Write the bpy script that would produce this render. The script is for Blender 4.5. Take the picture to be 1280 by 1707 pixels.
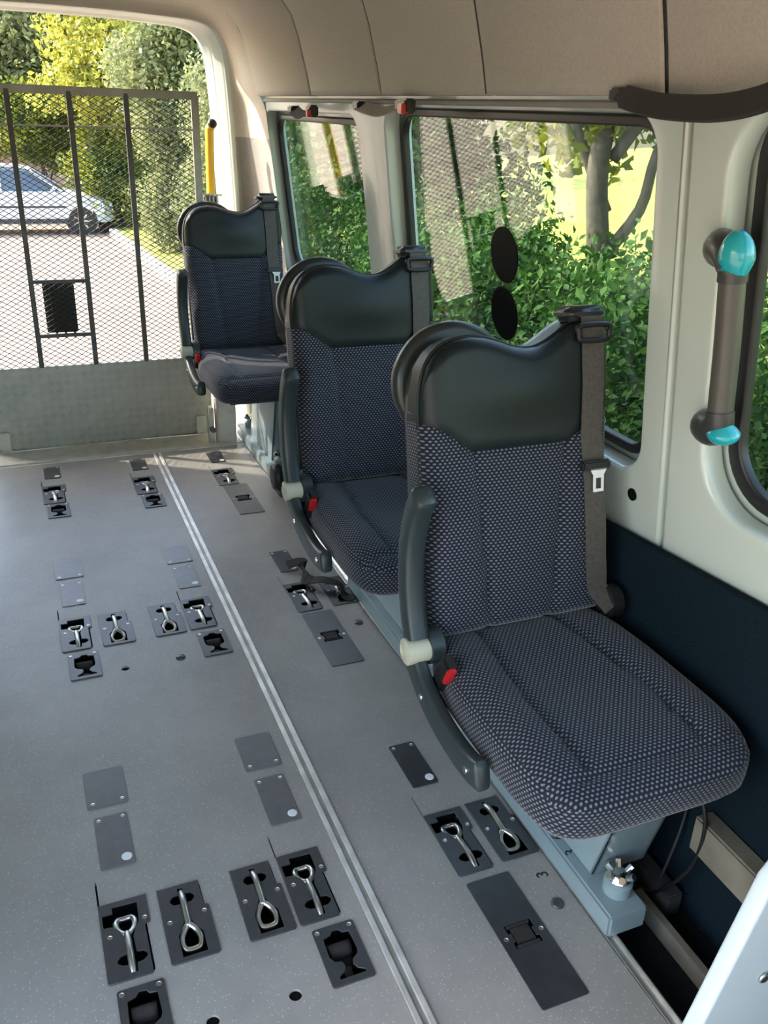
import bpy, bmesh, math, random
from mathutils import Vector, Matrix
import mathutils
S = bpy.context.scene
for o in list(bpy.data.objects): bpy.data.objects.remove(o)
COL = S.collection
rnd = random.Random(7)
PI = math.pi
# ------------------------------------------------------------------ camera
H = 1.4                                   # eye height above the van floor, metres
YAW, PITCH, ROLL, FPX = .405615, -.429953, .039386, 1453.27
def cam_axes():
    cy, sy, cp, sp, cr, sr = math.cos(YAW), math.sin(YAW), math.cos(PITCH), math.sin(PITCH), math.cos(ROLL), math.sin(ROLL)
    w = Vector((sy*cp, cy*cp, sp)); r = Vector((cy, -sy, 0)); u = r.cross(w)
    return r*cr+u*sr, u*cr-r*sr, w
CR, CU, CW = cam_axes()
cam = bpy.data.cameras.new('camera'); camo = bpy.data.objects.new('camera', cam); COL.objects.link(camo)
M = Matrix((CR, CU, -CW)).transposed().to_4x4(); M.translation = (0, 0, H)
camo.matrix_world = M
cam.sensor_fit = 'AUTO'; cam.sensor_width = 36; cam.lens = FPX*36/1707; cam.clip_start = .02; cam.clip_end = 300
S.camera = camo
# ------------------------------------------------------------------ light
wd = bpy.data.worlds.new('sky'); S.world = wd; wd.use_nodes = True
nt = wd.node_tree; nt.nodes.clear()
sk = nt.nodes.new('ShaderNodeTexSky'); sk.sky_type = 'NISHITA'; sk.sun_disc = False
sk.sun_elevation = math.radians(42); sk.sun_rotation = math.radians(-58); sk.air_density = 1.3; sk.dust_density = 3.0; sk.ozone_density = 1.0
bg = nt.nodes.new('ShaderNodeBackground'); bg.inputs[1].default_value = .42
wo = nt.nodes.new('ShaderNodeOutputWorld')
nt.links.new(sk.outputs[0], bg.inputs[0]); nt.links.new(bg.outputs[0], wo.inputs[0])
sl = bpy.data.lights.new('sun', 'SUN'); sl.energy = 5.0; sl.angle = math.radians(.8); sl.color = (1, .92, .80)
so = bpy.data.objects.new('sun', sl); COL.objects.link(so)
SUN_DIR = Vector((-.74, .46, .60)).normalized()        # towards the sun: rear left of the van
so.rotation_euler = SUN_DIR.to_track_quat('Z', 'Y').to_euler(); so.location = (-6, 10, 12)
S.view_settings.view_transform = 'Standard'; S.view_settings.look = 'None'
S.view_settings.gamma = 1; S.view_settings.use_curve_mapping = False
S.view_settings.exposure = 1.55
# ------------------------------------------------------------------ pixel rays
def ray(x, y): return CR*((x-640)/FPX) + CU*((853.5-y)/FPX) + CW
def fz(x, y, z=0.0):
    d = ray(x, y); return Vector((0, 0, H)) + d*((z-H)/d.z)
def fx(x, y, X):
    d = ray(x, y); return Vector((0, 0, H)) + d*(X/d.x)
def fy(x, y, Y):
    d = ray(x, y); return Vector((0, 0, H)) + d*(Y/d.y)
GZ0, GS = -.72, -.040                                   # outside ground: height at Y=5, fall per metre
def gz(Y): return GZ0 + GS*(Y-5)
def fg(x, y):
    d = ray(x, y); t = (GZ0-5*GS-H)/(d.z-GS*d.y); return Vector((0, 0, H)) + d*t
# ------------------------------------------------------------------ materials
MATS = {}
def mat(name, col, rough=.5, metal=0., var=0., vscale=20., bump=0., bscale=200., spec=.5, coat=0., col2=None, emit=None, transl=0.):
    m = bpy.data.materials.new(name); m.use_nodes = True; MATS[name] = m
    N = m.node_tree.nodes; L = m.node_tree.links; b = N['Principled BSDF']
    b.inputs['Base Color'].default_value = (*col, 1); b.inputs['Roughness'].default_value = rough
    b.inputs['Metallic'].default_value = metal; b.inputs['Specular IOR Level'].default_value = spec
    if coat: b.inputs['Coat Weight'].default_value = coat; b.inputs['Coat Roughness'].default_value = .08
    tc = N.new('ShaderNodeTexCoord')
    if var or col2:
        n = N.new('ShaderNodeTexNoise'); n.inputs['Scale'].default_value = vscale; n.inputs['Detail'].default_value = 5
        L.new(tc.outputs['Object'], n.inputs['Vector'])
        r = N.new('ShaderNodeValToRGB'); r.color_ramp.elements[0].position = .35; r.color_ramp.elements[1].position = .65
        c2 = col2 if col2 else tuple(min(1, c*(1+var)) for c in col)
        c1 = col if col2 else tuple(c*(1-var) for c in col)
        r.color_ramp.elements[0].color = (*c1, 1); r.color_ramp.elements[1].color = (*c2, 1)
        L.new(n.outputs['Fac'], r.inputs[0]); L.new(r.outputs[0], b.inputs['Base Color'])
    if bump:
        n2 = N.new('ShaderNodeTexNoise'); n2.inputs['Scale'].default_value = bscale; n2.inputs['Detail'].default_value = 3
        L.new(tc.outputs['Object'], n2.inputs['Vector'])
        bp = N.new('ShaderNodeBump'); bp.inputs['Strength'].default_value = bump; bp.inputs['Distance'].default_value = .002
        L.new(n2.outputs['Fac'], bp.inputs['Height']); L.new(bp.outputs[0], b.inputs['Normal'])
    if transl:
        t = N.new('ShaderNodeBsdfTranslucent'); mx = N.new('ShaderNodeMixShader'); mx.inputs[0].default_value = transl
        o = N['Material Output']
        src = b.inputs['Base Color'].links[0].from_socket if b.inputs['Base Color'].links else None
        if src: L.new(src, t.inputs[0])
        else: t.inputs[0].default_value = (*col, 1)
        L.new(b.outputs[0], mx.inputs[1]); L.new(t.outputs[0], mx.inputs[2]); L.new(mx.outputs[0], o.inputs[0])
    return m
mat('white_paint', (.53, .59, .54), .22, coat=.4)
mat('cream_paint', (.60, .60, .52), .4, var=.10, vscale=9)
mat('headliner', (.42, .385, .325), .9, var=.06, vscale=160, bump=.5, bscale=420)
mat('pillar_trim', (.22, .21, .19), .75, var=.05, vscale=60, bump=.25, bscale=500)
mat('carpet', (.006, .014, .021), .95, var=.35, vscale=260, bump=1.0, bscale=500, spec=.1)
mat('dark_carpet', (.012, .014, .016), .95, var=.3, vscale=200, bump=.8, bscale=400, spec=.1)
mat('anchor_plastic', (.040, .042, .046), .34, spec=.8, var=.12, vscale=90, bump=.15, bscale=600)
mat('cover_plastic', (.115, .115, .118), .32, spec=.8, var=.10, vscale=40, bump=.15, bscale=600)
mat('dark_cover', (.032, .033, .036), .34, spec=.8, var=.18, vscale=30, bump=.15, bscale=600)
mat('black', (.003, .003, .003), .7, spec=.15)
mat('rubber', (.010, .010, .011), .45)
mat('webbing', (.022, .020, .018), .75, var=.2, vscale=150, bump=.4, bscale=900)
mat('taupe_webbing', (.080, .072, .060), .7, var=.15, vscale=120, bump=.4, bscale=900)
mat('pale_webbing', (.33, .29, .24), .7, var=.15, vscale=120, bump=.4, bscale=900)
mat('steel', (.62, .60, .56), .32, 1.0, var=.12, vscale=60)
mat('chrome', (.75, .75, .75), .15, 1.0)
mat('aluminium', (.78, .77, .74), .38, 1.0, var=.10, vscale=25, bump=.1, bscale=300)
mat('rail_metal', (.80, .78, .74), .45, .6, var=.14, vscale=18, bump=.15, bscale=250)
mat('tread_metal', (.42, .42, .37), .45, .75, var=.12, vscale=12)
mat('tread_ridge', (.55, .55, .49), .38, .75)
mat('lift_paint', (.56, .55, .48), .45, var=.12, vscale=14, bump=.1, bscale=100)
mat('gate_steel', (.10, .10, .10), .5, .5, var=.2, vscale=20)
mat('mesh_steel', (.045, .042, .038), .55, .4)
mat('gate_rail', (.36, .35, .31), .5, .6, var=.15, vscale=15)
mat('base_paint', (.22, .29, .315), .30, var=.06, vscale=10, coat=.2)
mat('leatherette', (.006, .012, .013), .36, spec=.35, var=.08, vscale=90, bump=.25, bscale=700)
mat('shell_plastic', (.020, .025, .025), .30, bump=.08, bscale=600)
mat('arm_plastic', (.024, .036, .038), .38, bump=.1, bscale=500)
mat('cream_knob', (.46, .46, .36), .4)
mat('red_button', (.50, .015, .02), .35)
mat('white_dot', (.85, .85, .85), .3)
mat('yellow', (.78, .43, .01), .35, coat=.2)
mat('cyan_cap', (.015, .36, .42), .22, coat=.5)
mat('handle_grey', (.040, .040, .040), .35)
mat('handle_bar', (.075, .07, .06), .35)
mat('pad_black', (.010, .012, .009), .6, bump=.5, bscale=90)
mat('ink', (.01, .012, .015), .6)
mat('beige_metal', (.17, .155, .12), .5, var=.2, vscale=12)
mat('cabin_panel', (.50, .58, .62), .4, bump=.1, bscale=400)
mat('pavement', (.27, .20, .145), .9, var=.22, vscale=1.4, bump=.4, bscale=40)
mat('kerb_stone', (.45, .43, .39), .85, var=.12, vscale=6, bump=.3, bscale=30)
mat('earth', (.085, .085, .03), .95, var=.4, vscale=2.0, bump=.5, bscale=30)
mat('bark', (.060, .050, .036), .9, var=.3, vscale=14, bump=.8, bscale=30)
mat('grass', (.20, .21, .02), .9, var=.5, vscale=5, bump=.4, bscale=60)
mat('leaf_hedge', (.012, .045, .007), .7, spec=.2, col2=(.042, .105, .014), vscale=4.5, transl=.25)
mat('leaf_maple', (.035, .085, .012), .5, col2=(.22, .24, .02), vscale=1.8, transl=.5)
mat('leaf_olive', (.12, .15, .06), .6, col2=(.27, .29, .12), vscale=3.2, transl=.45)
mat('leaf_yellow', (.16, .20, .04), .6, col2=(.50, .47, .07), vscale=2.4, transl=.5)
mat('car_paint', (.62, .64, .68), .25, .2, coat=.6)
mat('car_glass', (.05, .07, .09), .06, spec=.8)
mat('car_trim', (.03, .03, .03), .5)
mat('alloy', (.45, .45, .46), .35, .8)
mat('headlight', (.75, .78, .8), .1)
mat('pink_wall', (.46, .34, .28), .9, var=.12, vscale=3)
mat('box_grey', (.30, .31, .30), .6, var=.1, vscale=8)

def floor_material():
    m = bpy.data.materials.new('vinyl_floor'); m.use_nodes = True; MATS['vinyl'] = m
    N = m.node_tree.nodes; L = m.node_tree.links; b = N['Principled BSDF']
    tc = N.new('ShaderNodeTexCoord')
    v = N.new('ShaderNodeTexVoronoi'); v.inputs['Scale'].default_value = 170
    L.new(tc.outputs['Object'], v.inputs['Vector'])
    r = N.new('ShaderNodeValToRGB'); e = r.color_ramp.elements
    e[0].position = .0; e[0].color = (1, 1, 1, 1); e[1].position = .30; e[1].color = (0, 0, 0, 1)
    L.new(v.outputs['Distance'], r.inputs[0])
    wn = N.new('ShaderNodeSeparateColor'); L.new(v.outputs['Color'], wn.inputs[0])
    gt = N.new('ShaderNodeMath'); gt.operation = 'GREATER_THAN'; gt.inputs[1].default_value = .55; L.new(wn.outputs[0], gt.inputs[0])
    mu = N.new('ShaderNodeMath'); mu.operation = 'MULTIPLY'; L.new(r.outputs[0], mu.inputs[0]); L.new(gt.outputs[0], mu.inputs[1])
    n = N.new('ShaderNodeTexNoise'); n.inputs['Scale'].default_value = 3.2; n.inputs['Detail'].default_value = 8; n.inputs['Roughness'].default_value = .65
    L.new(tc.outputs['Object'], n.inputs['Vector'])
    r2 = N.new('ShaderNodeValToRGB'); e = r2.color_ramp.elements
    e[0].position = .32; e[0].color = (.272, .262, .243, 1); e[1].position = .70; e[1].color = (.365, .348, .322, 1)
    L.new(n.outputs['Fac'], r2.inputs[0])
    mx = N.new('ShaderNodeMixRGB'); mx.inputs[2].default_value = (.62, .62, .60, 1)
    L.new(mu.outputs[0], mx.inputs[0]); L.new(r2.outputs[0], mx.inputs[1]); L.new(mx.outputs[0], b.inputs['Base Color'])
    n2 = N.new('ShaderNodeTexNoise'); n2.inputs['Scale'].default_value = 9; n2.inputs['Detail'].default_value = 6
    L.new(tc.outputs['Object'], n2.inputs['Vector'])
    mr = N.new('ShaderNodeMapRange'); mr.inputs[3].default_value = .30; mr.inputs[4].default_value = .46
    L.new(n2.outputs['Fac'], mr.inputs[0]); L.new(mr.outputs[0], b.inputs['Roughness'])
    n3 = N.new('ShaderNodeTexNoise'); n3.inputs['Scale'].default_value = 500
    L.new(tc.outputs['Object'], n3.inputs['Vector'])
    bp = N.new('ShaderNodeBump'); bp.inputs['Strength'].default_value = .25; bp.inputs['Distance'].default_value = .001
    L.new(n3.outputs['Fac'], bp.inputs['Height']); L.new(bp.outputs[0], b.inputs['Normal'])
floor_material()

def fabric_material():
    # woven upholstery: rows of small pale dashes, every other row shifted by half a step (UV in metres)
    m = bpy.data.materials.new('dot_fabric'); m.use_nodes = True; MATS['fabric'] = m
    N = m.node_tree.nodes; L = m.node_tree.links; b = N['Principled BSDF']
    uv = N.new('ShaderNodeUVMap'); sp = N.new('ShaderNodeSeparateXYZ'); L.new(uv.outputs[0], sp.inputs[0])
    def mth(op, a, bb=None):
        x = N.new('ShaderNodeMath'); x.operation = op
        for i, q in enumerate((a, bb)):
            if q is None: continue
            if isinstance(q, (int, float)): x.inputs[i].default_value = q
            else: L.new(q, x.inputs[i])
        return x.outputs[0]
    vv = mth('MULTIPLY', sp.outputs[1], 1/.0060)
    row = mth('FLOOR', vv); fv = mth('ABSOLUTE', mth('SUBTRACT', mth('FRACT', vv), .5))
    uu = mth('ADD', mth('MULTIPLY', sp.outputs[0], 1/.0096), mth('MULTIPLY', mth('MODULO', row, 2.0), .5))
    fu = mth('ABSOLUTE', mth('SUBTRACT', mth('FRACT', uu), .5))
    d = mth('ADD', mth('POWER', mth('DIVIDE', fu, .27), 2.0), mth('POWER', mth('DIVIDE', fv, .30), 2.0))
    mr = N.new('ShaderNodeMapRange'); mr.inputs[1].default_value = .55; mr.inputs[2].default_value = 1.25
    mr.inputs[3].default_value = 1; mr.inputs[4].default_value = 0; L.new(d, mr.inputs[0])
    mx = N.new('ShaderNodeMixRGB'); mx.inputs[1].default_value = (.0125, .0145, .024, 1); mx.inputs[2].default_value = (.165, .182, .225, 1)
    L.new(mr.outputs[0], mx.inputs[0]); L.new(mx.outputs[0], b.inputs['Base Color'])
    b.inputs['Roughness'].default_value = .85; b.inputs['Specular IOR Level'].default_value = .2
    b.inputs['Sheen Weight'].default_value = .25; b.inputs['Sheen Roughness'].default_value = .4
    bp = N.new('ShaderNodeBump'); bp.inputs['Strength'].default_value = .5; bp.inputs['Distance'].default_value = .0012
    L.new(mr.outputs[0], bp.inputs['Height']); L.new(bp.outputs[0], b.inputs['Normal'])
fabric_material()

def glass_material(name, tint, boost):
    m = bpy.data.materials.new(name); m.use_nodes = True; MATS[name] = m
    N = m.node_tree.nodes; L = m.node_tree.links; N.remove(N['Principled BSDF'])
    t = N.new('ShaderNodeBsdfTransparent'); t.inputs[0].default_value = (*tint, 1)
    g = N.new('ShaderNodeBsdfGlossy'); g.inputs['Roughness'].default_value = 0; g.inputs[0].default_value = (1, 1, 1, 1)
    fr = N.new('ShaderNodeFresnel'); fr.inputs[0].default_value = 1.52
    k = N.new('ShaderNodeMath'); k.operation = 'MULTIPLY'; k.inputs[1].default_value = boost; k.use_clamp = True   # two faces of the pane
    L.new(fr.outputs[0], k.inputs[0])
    gm = N.new('ShaderNodeNewGeometry'); io = N.new('ShaderNodeMapRange'); io.inputs[3].default_value = 1.52; io.inputs[4].default_value = 1/1.52
    L.new(gm.outputs['Backfacing'], io.inputs[0]); L.new(io.outputs[0], fr.inputs[0])       # same Fresnel on both faces of the pane
    mx = N.new('ShaderNodeMixShader'); L.new(k.outputs[0], mx.inputs[0]); L.new(t.outputs[0], mx.inputs[1]); L.new(g.outputs[0], mx.inputs[2])
    L.new(mx.outputs[0], N['Material Output'].inputs[0])
glass_material('pane_glass', (.90, .94, .90), 1.0)

# ------------------------------------------------------------------ mesh helpers
def link(name, me, m, parent=None, smooth=False, kind=None):
    o = bpy.data.objects.new(name, me); COL.objects.link(o)
    if m and not me.materials: me.materials.append(MATS[m] if isinstance(m, str) else m)
    if smooth:
        for p in me.polygons: p.use_smooth = True
    if parent is not None: o.parent = parent
    if kind: o['kind'] = kind
    return o
def mesh(name, v, f, uv=None):
    me = bpy.data.meshes.new(name); me.from_pydata([tuple(p) for p in v], [], f); me.update()
    if uv:
        l = me.uv_layers.new(name='UVMap')
        for i, lp in enumerate(me.loops): l.data[i].uv = uv[lp.vertex_index]
    return me
class MB:
    def __init__(s): s.v = []; s.f = []
    def box(s, c, d, R=None, taper=None):
        c = Vector(c); n = len(s.v)
        for z in (-1, 1):
            for y in (-1, 1):
                for x in (-1, 1):
                    k = taper if (taper and z > 0) else (1, 1)
                    p = Vector((x*d[0]/2*k[0], y*d[1]/2*k[1], z*d[2]/2))
                    s.v.append(c + (R @ p if R else p))
        for q in ((0, 2, 3, 1), (4, 5, 7, 6), (0, 1, 5, 4), (2, 6, 7, 3), (0, 4, 6, 2), (1, 3, 7, 5)): s.f.append([n+i for i in q])
        return s
    def tube(s, pts, r, seg=10, caps=True, closed=False, up=None, flat=None):
        # round bar along pts; flat=(ra, rb) makes a superelliptic bar, ra along `up`
        P = [Vector(p) for p in pts]; n = len(P); base = len(s.v); prev = None
        rs = r if isinstance(r, (list, tuple)) else [r]*n
        for i in range(n):
            a = P[(i-1) % n] if (closed or i > 0) else P[i]; b = P[(i+1) % n] if (closed or i < n-1) else P[i]
            t = (b-a).normalized()
            if up is not None: u = Vector(up); u = (u - t*u.dot(t)).normalized()
            elif prev is None:
                u = Vector((0, 0, 1)) if abs(t.z) < .9 else Vector((1, 0, 0)); u = (u - t*u.dot(t)).normalized()
            else: u = (prev - t*prev.dot(t)).normalized()
            prev = u; w = t.cross(u)
            for k in range(seg):
                an = 2*PI*(k+.5)/seg; c_, s_ = math.cos(an), math.sin(an)
                if flat:
                    ex = .5
                    c_ = math.copysign(abs(c_)**ex, c_)*flat[0]; s_ = math.copysign(abs(s_)**ex, s_)*flat[1]
                    s.v.append(P[i] + (u*c_ + w*s_)*rs[i])
                else: s.v.append(P[i] + (u*c_ + w*s_)*rs[i])
        for i in range(n if closed else n-1):
            j = (i+1) % n
            for k in range(seg): s.f.append([base+i*seg+k, base+i*seg+(k+1) % seg, base+j*seg+(k+1) % seg, base+j*seg+k])
        if caps and not closed:
            s.f.append([base+k for k in range(seg)][::-1]); s.f.append([base+(n-1)*seg+k for k in range(seg)])
        return s
    def cyl(s, c, axis, r, h, seg=20, r2=None):
        c = Vector(c); a = Vector(axis).normalized()
        return s.tube([c-a*h/2, c+a*h/2], [r, r if r2 is None else r2], seg)
    def lathe(s, c, axis, prof, seg=24):
        c = Vector(c); a = Vector(axis).normalized(); u = a.orthogonal().normalized(); w = a.cross(u); b = len(s.v)
        for (r, h) in prof:
            for k in range(seg):
                t = 2*PI*k/seg; s.v.append(c + a*h + (u*math.cos(t)+w*math.sin(t))*max(r, 1e-5))
        for i in range(len(prof)-1):
            for k in range(seg): s.f.append([b+i*seg+k, b+i*seg+(k+1) % seg, b+(i+1)*seg+(k+1) % seg, b+(i+1)*seg+k])
        s.f.append([b+k for k in range(seg)][::-1]); s.f.append([b+(len(prof)-1)*seg+k for k in range(seg)])
        return s
    def mesh(s, name='m', bevel=0, segs=2):
        me = mesh(name, s.v, s.f)
        bm = bmesh.new(); bm.from_mesh(me); bmesh.ops.recalc_face_normals(bm, faces=bm.faces)
        if bevel:
            ed = [e for e in bm.edges if len(e.link_faces) == 2 and e.calc_face_angle(0) > .6]
            bmesh.ops.bevel(bm, geom=ed, offset=bevel, segments=segs, affect='EDGES', clamp_overlap=True)
        bm.to_mesh(me); bm.free(); return me
    def build(s, name, m, parent=None, bevel=0, smooth=False, kind=None, segs=2):
        return link(name, s.mesh(name, bevel, segs), m, parent, smooth or bevel > 0 and False, kind)
def autosmooth(o, ang=40):
    me = o.data
    for p in me.polygons: p.use_smooth = True
    me.set_sharp_from_angle(angle=math.radians(ang))
    return o
def fill2d(outer, holes=(), depth=.02, bevel=0., res=2):
    # flat plate in XY with holes, z from 0 to depth
    cu = bpy.data.curves.new('t', 'CURVE'); cu.dimensions = '2D'; cu.fill_mode = 'BOTH'
    cu.extrude = max(depth/2-bevel, 0); cu.bevel_depth = bevel; cu.bevel_resolution = res; cu.offset = -bevel
    for lp in (outer, *holes):
        s = cu.splines.new('POLY'); s.points.add(len(lp)-1); s.use_cyclic_u = True
        for i, p in enumerate(lp): s.points[i].co = (p[0], p[1], 0, 1)
    o = bpy.data.objects.new('t', cu); COL.objects.link(o)
    dg = bpy.context.evaluated_depsgraph_get(); dg.update()
    me = bpy.data.meshes.new_from_object(o.evaluated_get(dg))
    bpy.data.objects.remove(o); bpy.data.curves.remove(cu)
    me.materials.clear()
    for v in me.vertices: v.co.z += depth/2
    bm = bmesh.new(); bm.from_mesh(me); bmesh.ops.remove_doubles(bm, verts=bm.verts, dist=1e-6)
    bmesh.ops.recalc_face_normals(bm, faces=bm.faces); bm.to_mesh(me); bm.free()
    return me
def rr(x0, y0, x1, y1, r, n=6):
    out = []
    for cx, cy, a in ((x1-r, y0+r, -90), (x1-r, y1-r, 0), (x0+r, y1-r, 90), (x0+r, y0+r, 180)):
        for i in range(n+1):
            t = math.radians(a+90*i/n); out.append((cx+r*math.cos(t), cy+r*math.sin(t)))
    return out
def interp(tab, x):
    # smooth (monotone-ish) interpolation through a table
    if x <= tab[0][0]: return tab[0][1]
    for (a, p), (b, q) in zip(tab, tab[1:]):
        if x <= b: return p + (q-p)*(x-a)/(b-a)
    return tab[-1][1]
def smooth_pts(pts, k=6, closed=False):
    P = [Vector(p) for p in pts]; n = len(P); out = []
    for i in range(n if closed else n-1):
        g = lambda j: P[j % n] if closed else P[min(max(j, 0), n-1)]
        p0, p1, p2, p3 = g(i-1), g(i), g(i+1), g(i+2)
        for j in range(k):
            t = j/k
            out.append(.5*((2*p1)+(p2-p0)*t+(2*p0-5*p1+4*p2-p3)*t*t+(-p0+3*p1-3*p2+p3)*t**3))
    if not closed: out.append(P[-1])
    return out
def thing(name, label, cat, loc=(0, 0, 0), group=None, rotz=0):
    o = bpy.data.objects.new(name, None); COL.objects.link(o); o.empty_display_size = .05
    o.location = loc; o.rotation_euler = (0, 0, rotz); o['label'] = label; o['category'] = cat
    if group: o['group'] = group
    return o
def tag(o, label, cat, group=None):
    o['label'] = label; o['category'] = cat
    if group: o['group'] = group
    return o
def struct(o, label=None):
    o['kind'] = 'structure'
    if label: o['label'] = label
    return o
def copy_tree(o, parent=None):
    c = o.copy(); COL.objects.link(c); c.parent = parent
    for ch in [q for q in bpy.data.objects if q.parent == o]: copy_tree(ch, c)
    return c
# ------------------------------------------------------------------ the shell of the van
XC = .22
XR, XL, YR, YF = 1.11, -.575, 3.85, -1.7
TILT = math.atan(.13)
LB = Vector((-math.sin(TILT), 0, math.cos(TILT))); LO = Vector((math.cos(TILT), 0, math.sin(TILT)))
LORG = Vector((1.103, 0, .820))
LEAN = Matrix((Vector((0, 1, 0)), LB, LO)).transposed().to_4x4(); LEAN.translation = LORG
def zb(z): return (z-.820)/math.cos(TILT)               # height -> distance up the leaning wall
def lean(Y, z, out=0.): return LORG + Vector((0, Y, 0)) + LB*zb(z) + LO*out
def lhit(px, py, out=0.):
    # where a pixel ray meets the leaning wall plane moved `out` outwards: (Y, z)
    d = ray(px, py); o = LORG + LO*out; t = (o-Vector((0, 0, H))).dot(LO)/d.dot(LO); p = Vector((0, 0, H))+d*t
    return p.y, p.z
def lean_part(name, me, m, parent=None, out=0.):
    o = link(name, me, m, parent); mw = LEAN.copy(); mw.translation = LORG + LO*out
    o.matrix_world = mw
    return o

# ---- floor plates: (kind, pixel top-left, pixel bottom-right)
PL = {  # kind: (width, length) in metres, filled from the nearest row
}
def quad_size(tl, tr, br, bl):
    a, b, c, d = (fz(*p) for p in (tl, tr, br, bl))
    return ((b.x-a.x)+(c.x-d.x))/2, ((a.y-d.y)+(b.y-c.y))/2
PLATES = [
 # kind, centre pixel corners TL, BR, label
 ('cover', (138.5,1291), (214,1336), 'square grey cover plate with two screws in the nearest row, at the left'),
 ('dot',   (156,1366), (227.5,1438.5), 'grey cover plate with a white dot in the nearest row, at the left'),
 ('cover', (391.5,1232.5), (469,1274), 'square grey cover plate beside the aluminium rail in the nearest row'),
 ('dot',   (424,1301.5), (502.5,1365), 'grey cover plate with a white dot beside the aluminium rail, nearest row'),
 ('loopfar', (167,1511), (263,1622), 'black floor anchor with steel loop, nearest row, leftmost'),
 ('loopnear', (257,1488), (373,1586), 'black floor anchor with upturned steel loop, nearest row, second from the left'),
 ('loopnear', (377.5,1455), (500,1547.5), 'black floor anchor with steel loop, nearest row, third from the left'),
 ('loopfar', (462.5,1430), (572.5,1525), 'black floor anchor with steel loop hugging the left of the aluminium rail, nearest row'),
 ('strap', (518.5,1554), (627.5,1626.5), 'black floor socket with coiled webbing beside the rail, nearest row'),
 ('strap', (194,1655), (295,1740), 'black floor socket cut by the bottom edge of the picture'),
 ('narrow', (647.5,1246), (731,1304), 'dark narrow cover plate with white dot left of the nearest seat'),
 ('loopfar', (710,1361), (825,1445), 'black floor anchor with steel loop, right of the rail below the nearest seat'),
 ('loopnear', (776,1341.5), (897.5,1420), 'black floor anchor tucked against the pedestal of the nearest seat'),
 ('long', (776,1476), (982.5,1655), 'long black plate with a webbing slot in front of the nearest seat'),
 ('cover', (90,939.5), (139.5,961), 'square grey cover plate in the middle row, at the left'),
 ('dot',   (99.4,975), (143,1006), 'grey cover plate with a white dot in the middle row, at the left'),
 ('cover', (270.7,915.5), (320.6,935), 'square grey cover plate left of the rail in the middle row'),
 ('dot',   (286.9,948), (334.5,975.5), 'grey cover plate with a white dot left of the rail in the middle row'),
 ('loopfar', (99.4,1036), (157.5,1079.3), 'floor anchor with steel loop, middle row, leftmost'),
 ('loopnear', (160,1028), (229.5,1068), 'floor anchor with upturned steel loop, middle row, second from the left'),
 ('strap', (112.5,1094.5), (171.7,1126), 'floor socket with coiled webbing, middle row, at the left'),
 ('loopnear', (243.7,1013.7), (314.2,1052.4), 'floor anchor with steel loop, middle row, third from the left'),
 ('loopfar', (303.7,1002.5), (363.7,1041.9), 'floor anchor with steel loop left of the rail, middle row'),
 ('strap', (330,1058.7), (386.2,1085), 'floor socket with open black slot left of the rail, middle row'),
 ('narrow', (448.4,924), (498.4,948), 'narrow cover plate beside the middle seat, above the loose strap'),
 ('loopfar', (475.4,979), (539.2,1011.4), 'floor anchor with steel loop beside the middle seat'),
 ('loopnear', (531,968), (597,1001.5), 'floor anchor under the loose black strap by the middle seat'),
 ('long', (502.6,1026.3), (606.7,1100), 'long grey plate with a webbing slot below the middle seat'),
 ('small', (71,780), (103,798), 'dark cover plate with white dot by the rear sill, leftmost'),
 ('loopfar', (71,812), (112.5,838), 'floor anchor with steel loop, far row, leftmost'),
 ('strap', (77.6,843), (118.9,860.7), 'floor socket with webbing, far row, at the left'),
 ('small', (215.6,768), (247.5,782), 'dark cover plate with white dot by the rear sill, left of the rail'),
 ('loopfar', (221,798), (265.5,820.6), 'floor anchor with steel loop left of the rail, far row'),
 ('strap', (235.5,828), (277.5,842), 'floor socket with black slot left of the rail, far row'),
 ('small', (343,755), (376.8,770), 'pale cover plate with white dot by the rear sill, right of the rail'),
 ('loopfar', (356,785), (398,805.6), 'floor anchor with steel loop right of the rail, far row'),
 ('long', (375,811), (438.7,852.5), 'long grey plate with a black slot, right of the rail in the far row'),
]
SIZE = {
 'cover': quad_size((138.5,1291),(204,1276.5),(214,1336),(146,1352)),
 'dot': quad_size((156,1366),(212,1354.5),(227.5,1438.5),(169,1453)),
 'loopfar': quad_size((462.5,1430),(537.5,1410),(572.5,1525),(504,1545)),
 'loopnear': quad_size((257,1488),(327,1470),(373,1586),(283,1614.5)),
 'strap': quad_size((518.5,1554),(586,1535),(627.5,1626.5),(555,1652.5)),
 'narrow': quad_size((647.5,1246),(689,1235),(731,1304),(689,1314)),
 'long': quad_size((776,1476),(845,1451),(982.5,1655),(905,1686)),
}
SIZE['small'] = (SIZE['dot'][0]*.92, SIZE['dot'][1]*.85)
print('SIZES', {k: tuple(round(q, 3) for q in v) for k, v in SIZE.items()})
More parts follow.
